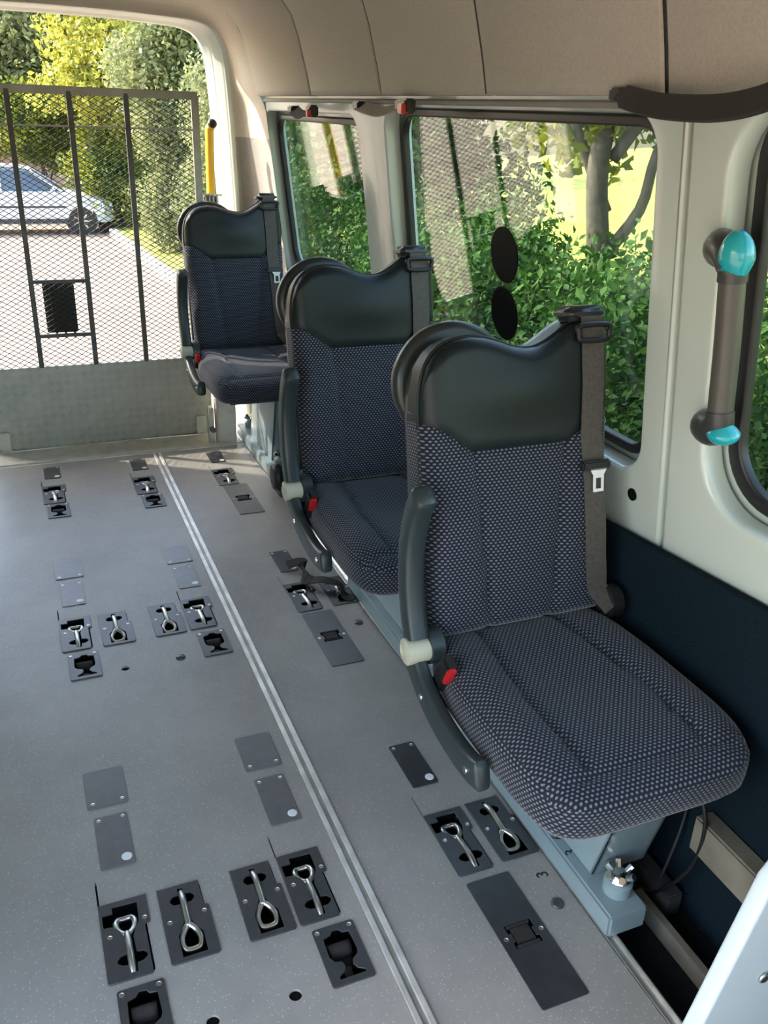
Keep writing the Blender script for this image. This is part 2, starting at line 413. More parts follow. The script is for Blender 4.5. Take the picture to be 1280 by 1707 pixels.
# openings in unit plate coordinates (u across, v away from the viewer)
OPEN_FAR = [(.45,.07),(.60,.07),(.61,.17),(.74,.175),(.83,.21),(.85,.245),(.78,.29),(.63,.30),(.62,.50),(.70,.60),(.79,.68),(.81,.93),(.26,.93),(.26,.85),(.03,.85),(.03,.69),(.22,.68),(.36,.61),(.45,.50),(.45,.30),(.30,.29),(.21,.245),(.23,.21),(.32,.175),(.45,.17)]
OPEN_NEAR = [(.55,.95),(.42,.95),(.41,.86),(.28,.855),(.20,.82),(.19,.78),(.26,.735),(.41,.73),(.42,.50),(.31,.40),(.21,.32),(.21,.06),(.80,.06),(.80,.32),(.69,.40),(.57,.50),(.56,.73),(.70,.735),(.79,.78),(.78,.82),(.70,.855),(.56,.86)]
OPEN_STRAP = [(.22,.10),(.82,.10),(.84,.14),(.68,.20),(.62,.28),(.66,.36),(.80,.42),(.84,.50),(.82,.82),(.66,.83),(.60,.89),(.45,.90),(.37,.83),(.19,.80),(.17,.48),(.24,.40),(.40,.36),(.44,.28),(.38,.20),(.24,.15)]
OPEN_LONG = [(.22,.42),(.80,.42),(.80,.47),(.74,.47),(.74,.54),(.80,.54),(.80,.60),(.22,.60),(.22,.54),(.28,.54),(.28,.47),(.22,.47)]
def sc(lp, w, l): return [((u-.5)*w, (v-.5)*l) for u, v in lp]
pcent = []; floor_holes = []
for kind, tl, br, lab in PLATES:
    a, b = fz(*tl), fz(*br); w, l = SIZE[kind]
    c = (a+b)/2; pcent.append(c)
    if kind in ('loopfar', 'loopnear', 'strap', 'long'):
        if kind == 'long':
            floor_holes.append(rr(c.x-w*.36, c.y-l*.13, c.x+w*.36, c.y+l*.15, .004, 2))
        else: floor_holes.append(rr(c.x-w*.485, c.y-l*.47, c.x+w*.42, c.y+l*.47, .004, 2))
        if kind == 'loopfar': floor_holes.append(rr(c.x-w*.50, c.y+l*.51, c.x-w*.46, c.y+l*.86, .0008, 1))
ROUND_HOLES = [(492.5,1658.5), (355,1702), (209,1114)]
for q in ROUND_HOLES:
    c = fz(*q); floor_holes.append([(c.x+.0115*math.cos(t*PI/10), c.y+.0115*math.sin(t*PI/10)) for t in range(20)])
FX1, FY1 = .872, 3.70
fl = link('floor', fill2d(rr(XL, YF, FX1, FY1, .001, 1), floor_holes, .03), 'vinyl'); fl.location.z = -.03; struct(fl, 'grey speckled vinyl floor of the van')
for q in ROUND_HOLES:
    c = fz(*q); MB().cyl((c.x, c.y, .010), (0, 0, 1), .0125, .028, 16).build('hole_black', 'black', fl)  # black fill near the surface paints the dark depth of the hole
# right-hand track and the recess by the wall
ro = MB().box((1.01, 1.0, -.075), (.28, 5.4, .03)).build('floor_recess', 'dark_carpet'); struct(ro, 'dark carpeted recess beside the seat track')
tk = MB().box((.884, 1.0, -.031), (.022, 5.38, .058)).box((.8752, 1.0, .0005), (.004, 5.38, .003)).box((.893, 1.0, .001), (.004, 5.38, .008)).build('trim_1', 'aluminium', bevel=.0008); struct(tk, 'aluminium edge track under the seat pedestals')
be = MB().box((1.015, .62, -.038), (.016, .72, .044)).box((1.03, .62, -.0575), (.03, .72, .005)).build('trim_2', 'beige_metal', bevel=.001); struct(be, 'beige metal angle rail in the dark recess')
be2 = MB().box((1.077, .56, .18), (.042, .72, .08)).build('trim_3', 'beige_metal', bevel=.004); struct(be2, 'beige metal box section along the lower wall below the nearest seat')
# long aluminium rail
rl = thing('floor_rail', 'long double aluminium rail running down the grey floor', 'rail', (.484, 1.0, 0))
L_ = FY1-.02-YF; yc = (FY1-.02+YF)/2-1.0
for dx, w_, h_ in ((-.0115, .011, .006), (.0105, .012, .006)):
    MB().box((dx, yc, h_/2), (w_, L_, h_)).build('rail_bar', 'rail_metal', rl, bevel=.0012)
MB().box((-.001, yc, .0012), (.034, L_, .0024)).build('rail_base', 'gate_rail', rl)

# leaning right wall: inner panel, outer skin, windows
GO = .045
W2 = (lhit(1106, 400, GO)[0], lhit(1010, 730, GO)[1], lhit(676, 300, GO)[0], lhit(900, 198, GO)[1])
W1 = (lhit(621, 300, GO)[0], lhit(1010, 730, GO)[1]+.01, lhit(470, 260, GO)[0], lhit(540, 202, GO)[1])
W3 = (.08, lhit(1270, 855, GO)[1], lhit(1240, 560, GO)[0], 1.44)
print('WIN', W1, W2, W3)
SEAMY = lhit(1120, 600)[0]; WEND = 3.86
def whole(w, g, r): return rr(w[0]-g, zb(w[1])-g, w[2]+g, zb(w[3])+g, r, 8)
wr = lean_part('wall_right', fill2d(rr(SEAMY+.0025, zb(.58), WEND, zb(1.475), .001, 1), [whole(W2, .020, .075), whole(W1, .024, .075)], .050, .010, 3), 'white_paint'); autosmooth(wr, 50)
struct(wr, 'white painted metal side wall with rounded window openings')
sk_ = lean_part('outer_skin', fill2d(rr(-1.7, zb(-.05), 4.06, zb(1.50), .001, 1), [whole(W2, .004, .07), whole(W1, .004, .07), whole(W3, .0, .09), rr(-1.3, zb(.85), -.1, zb(1.40), .08)], .02, 0), 'white_paint', out=.055); sk_.parent = wr; sk_.matrix_parent_inverse = wr.matrix_world.inverted()
wd_ = lean_part('door_1', fill2d(rr(.02, zb(.50), SEAMY-.0025, zb(1.475), .004, 2), [whole((.12, W3[1], W3[2], W3[3]-.03), .022, .11)], .050, .012, 3), 'white_paint'); autosmooth(wd_, 50)
struct(wd_, 'white inner skin of the sliding door around the large window')
wf_ = lean_part('wall_front_right', fill2d(rr(-1.7, zb(.0), .015, zb(1.475), .001, 1), [rr(-1.3, zb(.85), -.1, zb(1.40), .08)], .05, 0), 'white_paint'); struct(wf_, 'plain white wall ahead of the sliding door')
def window(n, w, label, rad, gask=.013, parent=None):
    fr = lean_part('window_%d' % n, fill2d(whole(w, .008, rad+.008), [whole(w, -gask, rad-gask*.5)], .022, .006, 3), 'rubber', out=.040); autosmooth(fr, 60)
    struct(fr, label)
    g = lean_part('pane', fill2d(whole(w, -gask*.4, rad), (), .004), 'pane_glass', out=.056)
    g.parent = fr; g.matrix_parent_inverse = fr.matrix_world.inverted()
    return fr
window(1, W1, 'small rear side window behind the farthest seat', .07)
window(2, W2, 'large side window with black rubber seal behind the two nearer seats', .07)
window(3, W3, 'sliding door window with thick black seal at the right edge', .10, .022)
# two round black discs on the big pane
for q, nm in ((430, 'upper black round disc stuck on the large side window'), (527, 'lower black round disc stuck on the large side window')):
    d = MB().lathe((0, 0, 0), (0, 0, 1), [(.066, 0), (.068, .001), (.066, .003), (.058, .004)], 32).build('window_disc', 'black', smooth=False)
    yz = lhit(840, q, .052); mw = LEAN.copy(); mw.translation = lean(*yz, .0515); d.matrix_world = mw
    tag(d, nm, 'disc', 'round black discs on the window glass')
pl_ = MB().lathe((0, 0, 0), (0, 0, 1), [(.013, 0), (.013, .003), (.010, .005)], 20).build('hole_black', 'black', wr)
mw = LEAN.copy(); mw.translation = lean(*lhit(1055, 824), -.004); pl_.matrix_world = mw
# carpeted lower wall
cp = fill2d([(.02, 0), (3.84, 0), (3.84, .60), (1.45, .615), (.62, .685), (.02, .70)], (), .02, .004)
co = link('wall_right_carpet', cp, 'carpet'); co.matrix_world = Matrix(((0, 0, 1, 1.098), (1, 0, 0, 0), (0, 1, 0, -.06), (0, 0, 0, 1)))
struct(co, 'dark blue carpet covering the lower side wall')
for v in cp.vertices: v.co.y += .06 if v.co.y > .1 else 0
# header strip under the headliner
hd = lean_part('trim_4', fill2d(rr(SEAMY+.02, zb(W2[3]+.022), 3.76, zb(W2[3]+.034), .005, 3), (), .012, .004), 'pillar_trim', out=-.010); struct(hd, 'thin grey lip along the window tops')
# headliner panels
PROF = [(1.018,1.440),(.992,1.442),(.988,1.461),(.978,1.505),(.966,1.55),(.949,1.611),(.926,1.672),(.885,1.725),(.82,1.765),(.70,1.79),(.50,1.80)]
cl = MB(); n = 0
full = [(p[0]+.03, p[1]+.03) for p in PROF]; full = full + [(2*XC-x, z) for x, z in reversed(full)]
ce = mesh('ceiling', [(x, y, z) for y in (YF, 3.82) for x, z in full], [[i, i+1, len(full)+i+1, len(full)+i] for i in range(len(full)-1)])
ceo = link('ceiling', ce, 'headliner', smooth=True); struct(ceo, 'beige fabric roof lining')
SEAM = [-.2, .65, 1.25, 1.85, 2.45, 3.07, 3.78]
for y0, y1 in zip(SEAM, SEAM[1:]):
    y0 += .0045; y1 -= .0045; cols = [(y0, .024), (y0+.001, .006), (y0+.003, .002), (y0+.008, 0), ((y0+y1)/2, 0), (y1-.008, 0), (y1-.003, .002), (y1-.001, .006), (y1, .024)]
    V = []; F = []; P2 = [Vector((x, 0, z)) for x, z in PROF]; n = len(P2)
    for (y, dep) in cols:
        for i, p in enumerate(P2):
            t = (P2[min(i+1, n-1)]-P2[max(i-1, 0)]).normalized(); nrm = Vector((t.z, 0, -t.x))
            r_ = 0
            V.append((p.x+nrm.x*dep, y, p.z+nrm.z*dep))
    for j in range(len(cols)-1):
        for i in range(n-1): F.append([j*n+i, j*n+i+1, (j+1)*n+i+1, (j+1)*n+i])
    pn = link('ceiling_panel', mesh('ceiling_panel', V, F), 'headliner', ceo, smooth=True)
for y in SEAM[1:-1]:
    V = []; F = []
    for i, (x, z) in enumerate(PROF[1:]):
        a_, b_ = PROF[1:][max(i-1, 0)], PROF[1:][min(i+1, len(PROF)-2)]; t_ = Vector((b_[0]-a_[0], 0, b_[1]-a_[1])).normalized()
        q_ = Vector((x, 0, z))+Vector((t_.z, 0, -t_.x))*.005
        V += [(q_.x, y-.0058, q_.z), (q_.x, y+.0058, q_.z)]
    for i in range(len(PROF)-2): F.append([2*i, 2*i+1, 2*i+3, 2*i+2])
    link('seam_shade_strip', mesh('seam_shade_strip', V, F), 'rubber', ceo)  # dark strip stands in for the shade inside each panel gap
# rear frame: loft from the van section to the door opening
def section():
    return [(1.150, -.08), (1.135, .50), (1.100, .820), (1.040, 1.28), (1.024, 1.40), (.992, 1.455), (.978, 1.505), (.949, 1.611), (.905, 1.70), (.85, 1.75), (.76, 1.78), (.55, 1.80), (XC, 1.805)]
def opening():
    return [(.985, -.08), (.982, .50), (.975, .82), (.956, 1.28), (.948, 1.42), (.942, 1.50), (.935, 1.57), (.920, 1.63), (.885, 1.68), (.83, 1.703), (.74, 1.712), (.50, 1.722), (XC, 1.725)]
def refine(pts, k=3):
    return [(p.x, p.y) for p in smooth_pts([Vector((a, b, 0)) for a, b in pts], k)]
A_, B_ = refine(section()), refine(opening())
A_ = A_ + [(2*XC-x, z) for x, z in reversed(A_[:-1])]; B_ = B_ + [(2*XC-x, z) for x, z in reversed(B_[:-1])]
def loft(k0, k1):
    V = []; F = []; st = [(0, 3.76), (.03, 3.85), (.10, 3.90), (.25, 3.95), (.52, 3.985), (.84, 3.998), (1, 4.0), (1.0, 4.015)]
    for t, y in st:
        for (ax, az), (bx, bz) in zip(A_[k0:k1], B_[k0:k1]): V.append((ax+(bx-ax)*t, y, az+(bz-az)*t))
    n = k1-k0
    for j in range(len(st)-1):
        for i in range(n-1): F.append([j*n+i, j*n+i+1, (j+1)*n+i+1, (j+1)*n+i])
    return mesh('l', V, F)
NB = len(A_)
klow = 9
rw = link('wall_rear', loft(klow, NB-klow), 'headliner', smooth=True); struct(rw, 'beige trim around the rear door opening')
l1 = link('pillar_trim', loft(0, klow+1), 'pillar_trim', rw, smooth=True); l2 = link('pillar_trim', loft(NB-klow-1, NB), 'pillar_trim', rw, smooth=True)
# white painted door jamb behind the trim
V = []; F = []; st = [(0, 0, 4.005), (.014, .003, 4.008), (.018, .005, 4.03), (.040, .010, 4.038), (.044, .012, 4.08), (.064, .020, 4.087), (.066, .022, 4.12), (-.06, -.06, 4.13)]
for ox, oz, y in st:
    for x, z in B_: V.append((XC+(x-XC)*(1-ox/.66), y, .85+(z-.85)*(1-oz/.86)))
n = NB
for j in range(len(st)-1):
    for i in range(n-1): F.append([j*n+i, j*n+i+1, (j+1)*n+i+1, (j+1)*n+i])
jb = link('door_jamb', mesh('door_jamb', V, F), 'white_paint', rw, smooth=True); jb['label'] = 'white painted metal door jamb'
# rear floor under the lift, left wall, front
lf = MB().box((XC, 3.90, -.057), (1.80, .42, .05)).build('floor_rear', 'cream_paint'); struct(lf, 'pale metal floor under the lift at the rear')
lw = link('wall_left', fill2d(rr(YF, -.1, 3.86, 1.50, .001, 1), [rr(-1.2, .0, .95, 1.47, .09)], .05), 'white_paint')  # unseen wall; its door opening is made up to let daylight in
lw.matrix_world = Matrix(((0, 0, 1, XL-.05), (1, 0, 0, 0), (0, 1, 0, 0), (0, 0, 0, 1))); struct(lw, 'white left side wall out of view, with a side door opening added to let light in')
fw = link('wall_front', fill2d(rr(XL-.05, -.1, 1.2, 1.84, .001, 1), [rr(-.50, .70, .95, 1.65, .1)], .04), 'pillar_trim')  # unseen bulkhead, opening invented so light enters from the front
fw.matrix_world = Matrix(((1, 0, 0, 0), (0, 0, -1, YF), (0, 1, 0, 0), (0, 0, 0, 1))); struct(fw, 'front bulkhead out of view, with a wide windscreen opening added to let light in')
# ------------------------------------------------------------------ floor anchors and cover plates
SCREW = MB().lathe((0, 0, 0), (0, 0, 1), [(.0048, 0), (.0048, .0012), (.0036, .0014), (.0030, .0004)], 12).mesh('screw')
DOTM = MB().lathe((0, 0, 0), (0, 0, 1), [(.0105, 0), (.0105, .0012), (.0085, .0018)], 20).mesh('dot')
PCACHE = {}
def plate_mesh(kind):
    if kind in PCACHE: return PCACHE[kind]
    w, l = SIZE[kind]; holes = []
    ol = rr(-w/2, -l/2, w/2, l/2, .005, 3)
    if kind == 'loopfar':
        k = .12*w; ol = [(-w/2+.004, -l/2), (w/2-k-.003, -l/2), (w/2-k, -l/2+.003), (w/2-k, .10*l), (w/2-k+.003, .125*l), (w/2-.002, .125*l), (w/2, .14*l), (w/2, l/2), (-w/2, l/2), (-w/2, -l/2+.004)]
        holes = [sc(OPEN_FAR, w*.94, l)]
    if kind == 'loopnear':
        k = .10*w; ol = [(-w/2+.004, -l/2), (w/2-.004, -l/2), (w/2, -l/2+.004), (w/2, .13*l), (w/2-.003, .145*l), (w/2-k, .145*l), (w/2-k, l/2), (-w/2, l/2), (-w/2, -l/2+.004)]
        holes = [sc(OPEN_NEAR, w*.86, l)]
    if kind == 'strap': holes = [sc(OPEN_STRAP, w, l)]
    if kind == 'long': holes = [sc(OPEN_LONG, w, l)]
    b = .0008
    me = fill2d(ol, holes, .0035 if kind in ('loopfar', 'loopnear', 'strap') else .0025, b, 1)
    PCACHE[kind] = me; return me
def tray_mesh(w, l, dep=.042, off=(0, 0)):
    m = MB(); t = .002; cx, cy = off
    m.box((cx, cy, -.001-dep), (w, l, t))
    m.box((cx-w/2, cy, -dep/2-.001), (t, l, dep)); m.box((cx+w/2, cy, -dep/2-.001), (t, l, dep))
    m.box((cx, cy-l/2, -dep/2-.001), (w, t, dep)); m.box((cx, cy+l/2, -dep/2-.001), (w, t, dep))
    return m.mesh('tray')
def hook_mesh(w, l, near):
    m = MB(); s = -1 if near else 1; r = .0066
    st = smooth_pts([(0, -.46*l*s, -.016), (0, -.40*l*s, -.002), (0, -.25*l*s, .006), (0, -.06*l*s, .004), (0, .07*l*s, .000)], 5)
    m.tube(st, r, 10)
    lw_, z = .19*w, -.004
    lp = smooth_pts([(0, .05*l*s, .000), (lw_*.75, .12*l*s, z), (lw_*1.05, .22*l*s, z-.002), (lw_*.8, .30*l*s, z-.006), (0, .315*l*s, z-.008), (-lw_*.8, .30*l*s, z-.006), (-lw_*1.05, .22*l*s, z-.002), (-lw_*.75, .12*l*s, z)], 5, True)
    m.tube(lp, r*.92, 8, closed=True)
    return m.mesh('hook')
def roll_mesh(w, l):
    # webbing rolled over a bar, with a tail
    V = MB(); V.tube(smooth_pts([(-.26*w, .16*l, -.017), (.26*w, .16*l, -.017)], 4), .015, 14)
    V.box((0, -.0*l, -.024), (.5*w, .30*l, .004)); V.box((0, -.26*l, -.016), (.20*w, .22*l, .004), Matrix.Rotation(.12, 3, 'X'))
    return V.mesh('roll')
TR = {}
for k in ('loopfar', 'loopnear', 'strap'):
    w, l = SIZE[k]; TR[k] = tray_mesh(w*.91, l*.945, off=(-.0325*w, 0)); 
    for v in TR[k].vertices: v.co.x *= .995
TR['long'] = tray_mesh(SIZE['long'][0]*.725, SIZE['long'][1]*.285, off=(0, SIZE['long'][1]*.01))
HK = {'loopfar': hook_mesh(*SIZE['loopfar'], False), 'loopnear': hook_mesh(*SIZE['loopnear'], True)}
RL = roll_mesh(*SIZE['strap'])
wl, ll = SIZE['long']
BUCK = MB().box((0, .01*ll, .001), (.40*wl, .115*ll, .006)).tube([(-.25*wl, .085*ll, .001), (.25*wl, .085*ll, .001)], .004, 8).tube([(-.25*wl, -.065*ll, .001), (.25*wl, -.065*ll, .001)], .004, 8).mesh('buckle', .0012)
SLM = {}
GRP = {'cover': 'plain floor cover plates', 'dot': 'floor cover plates with a dot', 'small': 'floor cover plates with a dot', 'narrow': 'floor cover plates with a dot', 'loopfar': 'steel loop floor anchors', 'loopnear': 'steel loop floor anchors', 'strap': 'floor sockets with webbing', 'long': 'long plates with a webbing slot'}
NAME = {'cover': 'cover_plate', 'dot': 'cover_plate', 'small': 'cover_plate', 'narrow': 'cover_plate', 'loopfar': 'floor_anchor', 'loopnear': 'floor_anchor', 'strap': 'webbing_socket', 'long': 'slotted_plate'}
for (kind, tl, br, lab), c in zip(PLATES, pcent):
    w, l = SIZE[kind]
    t = thing(NAME[kind], lab, {'cover': 'cover plate', 'dot': 'cover plate', 'small': 'cover plate', 'narrow': 'cover plate', 'loopfar': 'floor anchor', 'loopnear': 'floor anchor', 'strap': 'webbing socket', 'long': 'slotted plate'}[kind], (c.x, c.y, 0), GRP[kind])
    near_row = c.y < 1.6
    me = plate_mesh(kind)
    if kind in ('small', 'narrow'): pm = 'dark_cover'
    elif kind in ('cover', 'dot'): pm = 'cover_plastic'
    elif kind == 'long': pm = 'dark_cover'
    else: pm = 'anchor_plastic'
    if not me.materials: me.materials.append(MATS[pm])
    p = link('plate', me, None, t)
    if kind in ('loopfar', 'loopnear'):
        link('tray', TR[kind], 'black', t); link('hook', HK[kind], 'steel', t, smooth=True)
        spots = [(-.34*w, .05*l), (.40*w, .19*l)] if kind == 'loopfar' else [(-.36*w, .02*l), (.38*w, .06*l)]
        if kind == 'loopfar':
            MB().box((-.48*w, .685*l, -.012), (.07*w, .36*l, .004)).build('slit', 'black', t)
    elif kind == 'strap':
        link('tray', TR[kind], 'black', t); link('webbing_roll', RL, 'webbing', t, smooth=True); spots = [(-.40*w, .42*l), (.38*w, .42*l)]
    elif kind == 'long':
        link('tray', TR[kind], 'black', t); link('buckle', BUCK, 'webbing', t); spots = [(-.38*w, .005*l), (.40*w, .005*l)]
    elif kind == 'cover': spots = [(-.36*w, -.40*l), (.36*w, -.40*l)]
    else:
        spots = [(-.36*w, .42*l), (.36*w, .42*l)]
        d = link('dot', DOTM, 'white_dot', t); d.location = (.27*w, -.36*l, .0022)
    for a, b in spots:
        s_ = link('screw', SCREW, 'steel', t); s_.location = (a, b, .0022 if kind in ('cover', 'dot', 'small', 'narrow', 'long') else .0032)
DOME = MB().lathe((0, 0, 0), (0, 0, 1), [(.0135, 0), (.0130, .002), (.010, .0045), (.005, .006)], 20).mesh('dome')
for q, lab in (((929, 1506), 'round dome rivet on the floor beside the nearest seat pedestal'), ((597.7, 1038), 'round dome rivet on the floor beside the middle seat'), ((301, 1096), 'round dome rivet left of the rail in the middle row')):
    d = link('dome_rivet', DOME, 'anchor_plastic', smooth=True); d.location = fz(*q); tag(d, lab, 'rivet', 'dome rivets in the floor')
# handwritten digits
def ink_text(s, size, loc, rot, parent, name='pen_mark'):
    cu = bpy.data.curves.new('t', 'FONT'); cu.body = s; cu.size = size; cu.extrude = .0002
    o = bpy.data.objects.new('t', cu); COL.objects.link(o)
    dg = bpy.context.evaluated_depsgraph_get(); dg.update()
    me = bpy.data.meshes.new_from_object(o.evaluated_get(dg)); bpy.data.objects.remove(o)
    me.materials.clear()
    p = link(name, me, 'ink', parent); p.location = loc; p.rotation_euler = (0, 0, rot); return p
c = fz(905, 1462); ink_text('3', .035, (c.x+.012, c.y-.004, .0305), PI*.46, fl)

# ------------------------------------------------------------------ seats
RA = math.radians(11.3); SA, CA = math.sin(RA), math.cos(RA); ZB = .492
def bk(x, s, d): return Vector((x, s*SA+d*CA, ZB+s*CA-d*SA))          # backrest: across, up the back, depth
TOPT = [(-.205,.415),(-.2035,.445),(-.199,.475),(-.190,.503),(-.175,.525),(-.155,.541),(-.13,.550),(-.10,.553),(-.07,.550),(-.04,.542),(-.01,.531),(.02,.525),(.045,.527),(.07,.537),(.095,.552),(.12,.568),(.145,.577),(.165,.579),(.182,.571),(.194,.551),(.201,.52),(.2035,.48),(.205,.45)]
BOUT = [(-.205,.400),(-.19,.397),(-.17,.388),(-.15,.376),(-.13,.360),(-.112,.346),(-.10,.343),(.10,.343),(.112,.346),(.13,.360),(.15,.376),(.17,.388),(.19,.397),(.205,.400)]
def roll(e, r=.034):
    if e >= r: return 0
    q = r-max(e, 0); return r-math.sqrt(max(r*r-q*q, 0))
def back_depth(x, s, fabric):
    e = .205-abs(x); tp = interp(TOPT, x)
    d = max(roll(e), roll(tp-s, .028), roll(s+.024, .030)) if True else 0
    c = .100-.028*max(0, 1-s/.343)
    wk = min(1, max(0, (.36-s)/.05)) if fabric else 0
    if fabric:
        d += .009*math.exp(-((abs(x)-c)/.007)**2)
        bol = max(0, min(1, (abs(x)-c)/.03)); d -= .012*bol*min(1, e/.03)*math.sin(PI*min(1, max(0, (s+.05)/.42)))
        d -= .008*math.exp(-(x/.07)**2)*math.exp(-((s-.10)/.09)**2)
        d += .006*math.exp(-((s-interp(BOUT, x))/.005)**2)
    else:
        d -= .012*math.exp(-(x/.12)**2)*math.exp(-((s-.45)/.06)**2)
        d += .004*math.exp(-((s-interp(BOUT, x))/.006)**2)
    return d
def back_mesh(fabric):
    xs = sorted(set([-.205+.41*(.5-.5*math.cos(PI*i/56)) for i in range(57)]))
    V = []; UV = []; F = []; cols = [(xs[0], .045)] + [(x, 0) for x in xs] + [(xs[-1], .045)]
    nr = 36 if fabric else 26; rows = [(j/nr, 0) for j in range(nr+1)]
    if fabric: rows = [(0, .045)] + rows
    else: rows = [((.5-.5*math.cos(PI*(.5+.5*t)))*2-1 if False else 1-(1-t)**1.5, 0) for t, _ in rows] + [(1, .045)]
    for t, ed in rows:
        for x, ex in cols:
            lo, hi = (-.022, interp(BOUT, x)) if fabric else (interp(BOUT, x), interp(TOPT, x))
            taper = 1-.03*max(0, 1-t) if fabric else 1
            s = lo+(hi-lo)*t
            d = back_depth(x, s, fabric)+max(ex, ed)
            V.append(bk(x*taper, s, d)); UV.append((x + (math.copysign(ex, x) if ex else 0), s-(ed if fabric else 0)))
    n = len(cols)
    for j in range(len(rows)-1):
        for i in range(n-1): F.append([j*n+i, j*n+i+1, (j+1)*n+i+1, (j+1)*n+i])
    return mesh('back', V, F, UV)
def to_back(me, d0):
    # plate built in XY (x, s) with thickness z -> stands in the backrest frame, front face at depth d0
    zmax = max(v.co.z for v in me.vertices)
    for v in me.vertices: v.co = bk(v.co.x, v.co.y, d0+v.co.z)
    me.flip_normals() if hasattr(me, 'flip_normals') else None
    return me
def cushion_mesh():
    bm = bmesh.new(); nx, ny, nz = 40, 44, 8; V = {}
    def vert(i, j, k):
        key = (i, j, k)
        if key not in V: V[key] = bm.verts.new((2*i/nx-1, 2*j/ny-1, 2*k/nz-1))
        return V[key]
    def face(a): 
        try: bm.faces.new(a)
        except ValueError: pass
    for i in range(nx):
        for j in range(ny):
            for k in (0, nz): face([vert(i, j, k), vert(i+1, j, k), vert(i+1, j+1, k), vert(i, j+1, k)])
    for i in range(nx):
        for k in range(nz):
            for j in (0, ny): face([vert(i, j, k), vert(i+1, j, k), vert(i+1, j, k+1), vert(i, j, k+1)])
    for j in range(ny):
        for k in range(nz):
            for i in (0, nx): face([vert(i, j, k), vert(i, j+1, k), vert(i, j+1, k+1), vert(i, j, k+1)])
    for v in bm.verts:
        x, y, z = v.co; p = 7.0
        m_ = max(abs(x), abs(y)); nn = (abs(x)**p+abs(y)**p)**(1/p)
        if nn > 1e-6: x, y = x*m_/nn, y*m_/nn
        # pillow edge
        q = 5.0; r_ = max(abs(x)**1.0, abs(y)**1.0); r_ = (abs(x)**p+abs(y)**p)**(1/p)
        mm = max(r_, abs(z)); n2 = (r_**q+abs(z)**q)**(1/q)
        if n2 > 1e-6:
            f = mm/n2; x, y, z = x*f, y*f, z*f
        X = x*.214; Y = -.2125+y*.2575; Z = .416+z*.054
        front = max(0, (-y-.35)/.65)
        X *= 1 + .015*math.sin(PI*min(1, max(0, (-y+1)/2))) - .05*front**2 - .10*max(0, y-.3)
        if z > 0:
            ax = abs(X); up = z
            Z += up*(.012*math.exp(-((ax-.165)/.04)**2)*(1-.6*front) - .010*math.exp(-(X/.09)**2)*math.exp(-((Y+.19)/.12)**2))
            Z -= up*.011*math.exp(-((ax-.115+.03*max(0, y))/.007)**2)*(1 if y > -.74 else 0)
            Z -= up*.009*math.exp(-((y+.78+.06*(X/.2)**2)/.03)**2)
            Z -= up*.022*front**3
        else: Z += .012*front**2*0 - (-z)*.012*front + (-z)*.0
        if z <= 0: Z += (-z)*.02*max(0, y)
        v.co = (X, Y, Z)
    bmesh.ops.recalc_face_normals(bm, faces=bm.faces)
    uvl = bm.loops.layers.uv.new('UVMap')
    for f in bm.faces:
        nrm = f.normal; a = max(range(3), key=lambda i: abs(nrm[i]) * (1.15 if i == 2 else 1))
        for lp in f.loops:
            c_ = lp.vert.co; lp[uvl].uv = (c_.x, c_.y) if a == 2 else ((c_.x, c_.z) if a == 1 else (c_.y, c_.z))
    me = bpy.data.meshes.new('cushion'); bm.to_mesh(me); bm.free(); return me
def ribbon(pts, width, thick, wdir):
    # flat band along pts; wdir = direction of the width
    V = []; F = []; P = [Vector(p) for p in pts]; n = len(P)
    for i, p in enumerate(P):
        t = (P[min(i+1, n-1)]-P[max(i-1, 0)]).normalized(); wv = Vector(wdir[i] if isinstance(wdir, list) else wdir); wv = (wv-t*wv.dot(t)).normalized(); nv = t.cross(wv)
        ww = width[i] if isinstance(width, list) else width
        for a, b in ((-1, -1), (1, -1), (1, 1), (-1, 1)): V.append(p+wv*a*ww/2+nv*b*thick/2)
    for i in range(n-1):
        for k in range(4): F.append([i*4+k, i*4+(k+1) % 4, (i+1)*4+(k+1) % 4, (i+1)*4+k])
    F += [[3, 2, 1, 0], [n*4-4, n*4-3, n*4-2, n*4-1]]
    me = mesh('ribbon', V, F); bm = bmesh.new(); bm.from_mesh(me); bmesh.ops.recalc_face_normals(bm, faces=bm.faces); bm.to_mesh(me); bm.free()
    return me
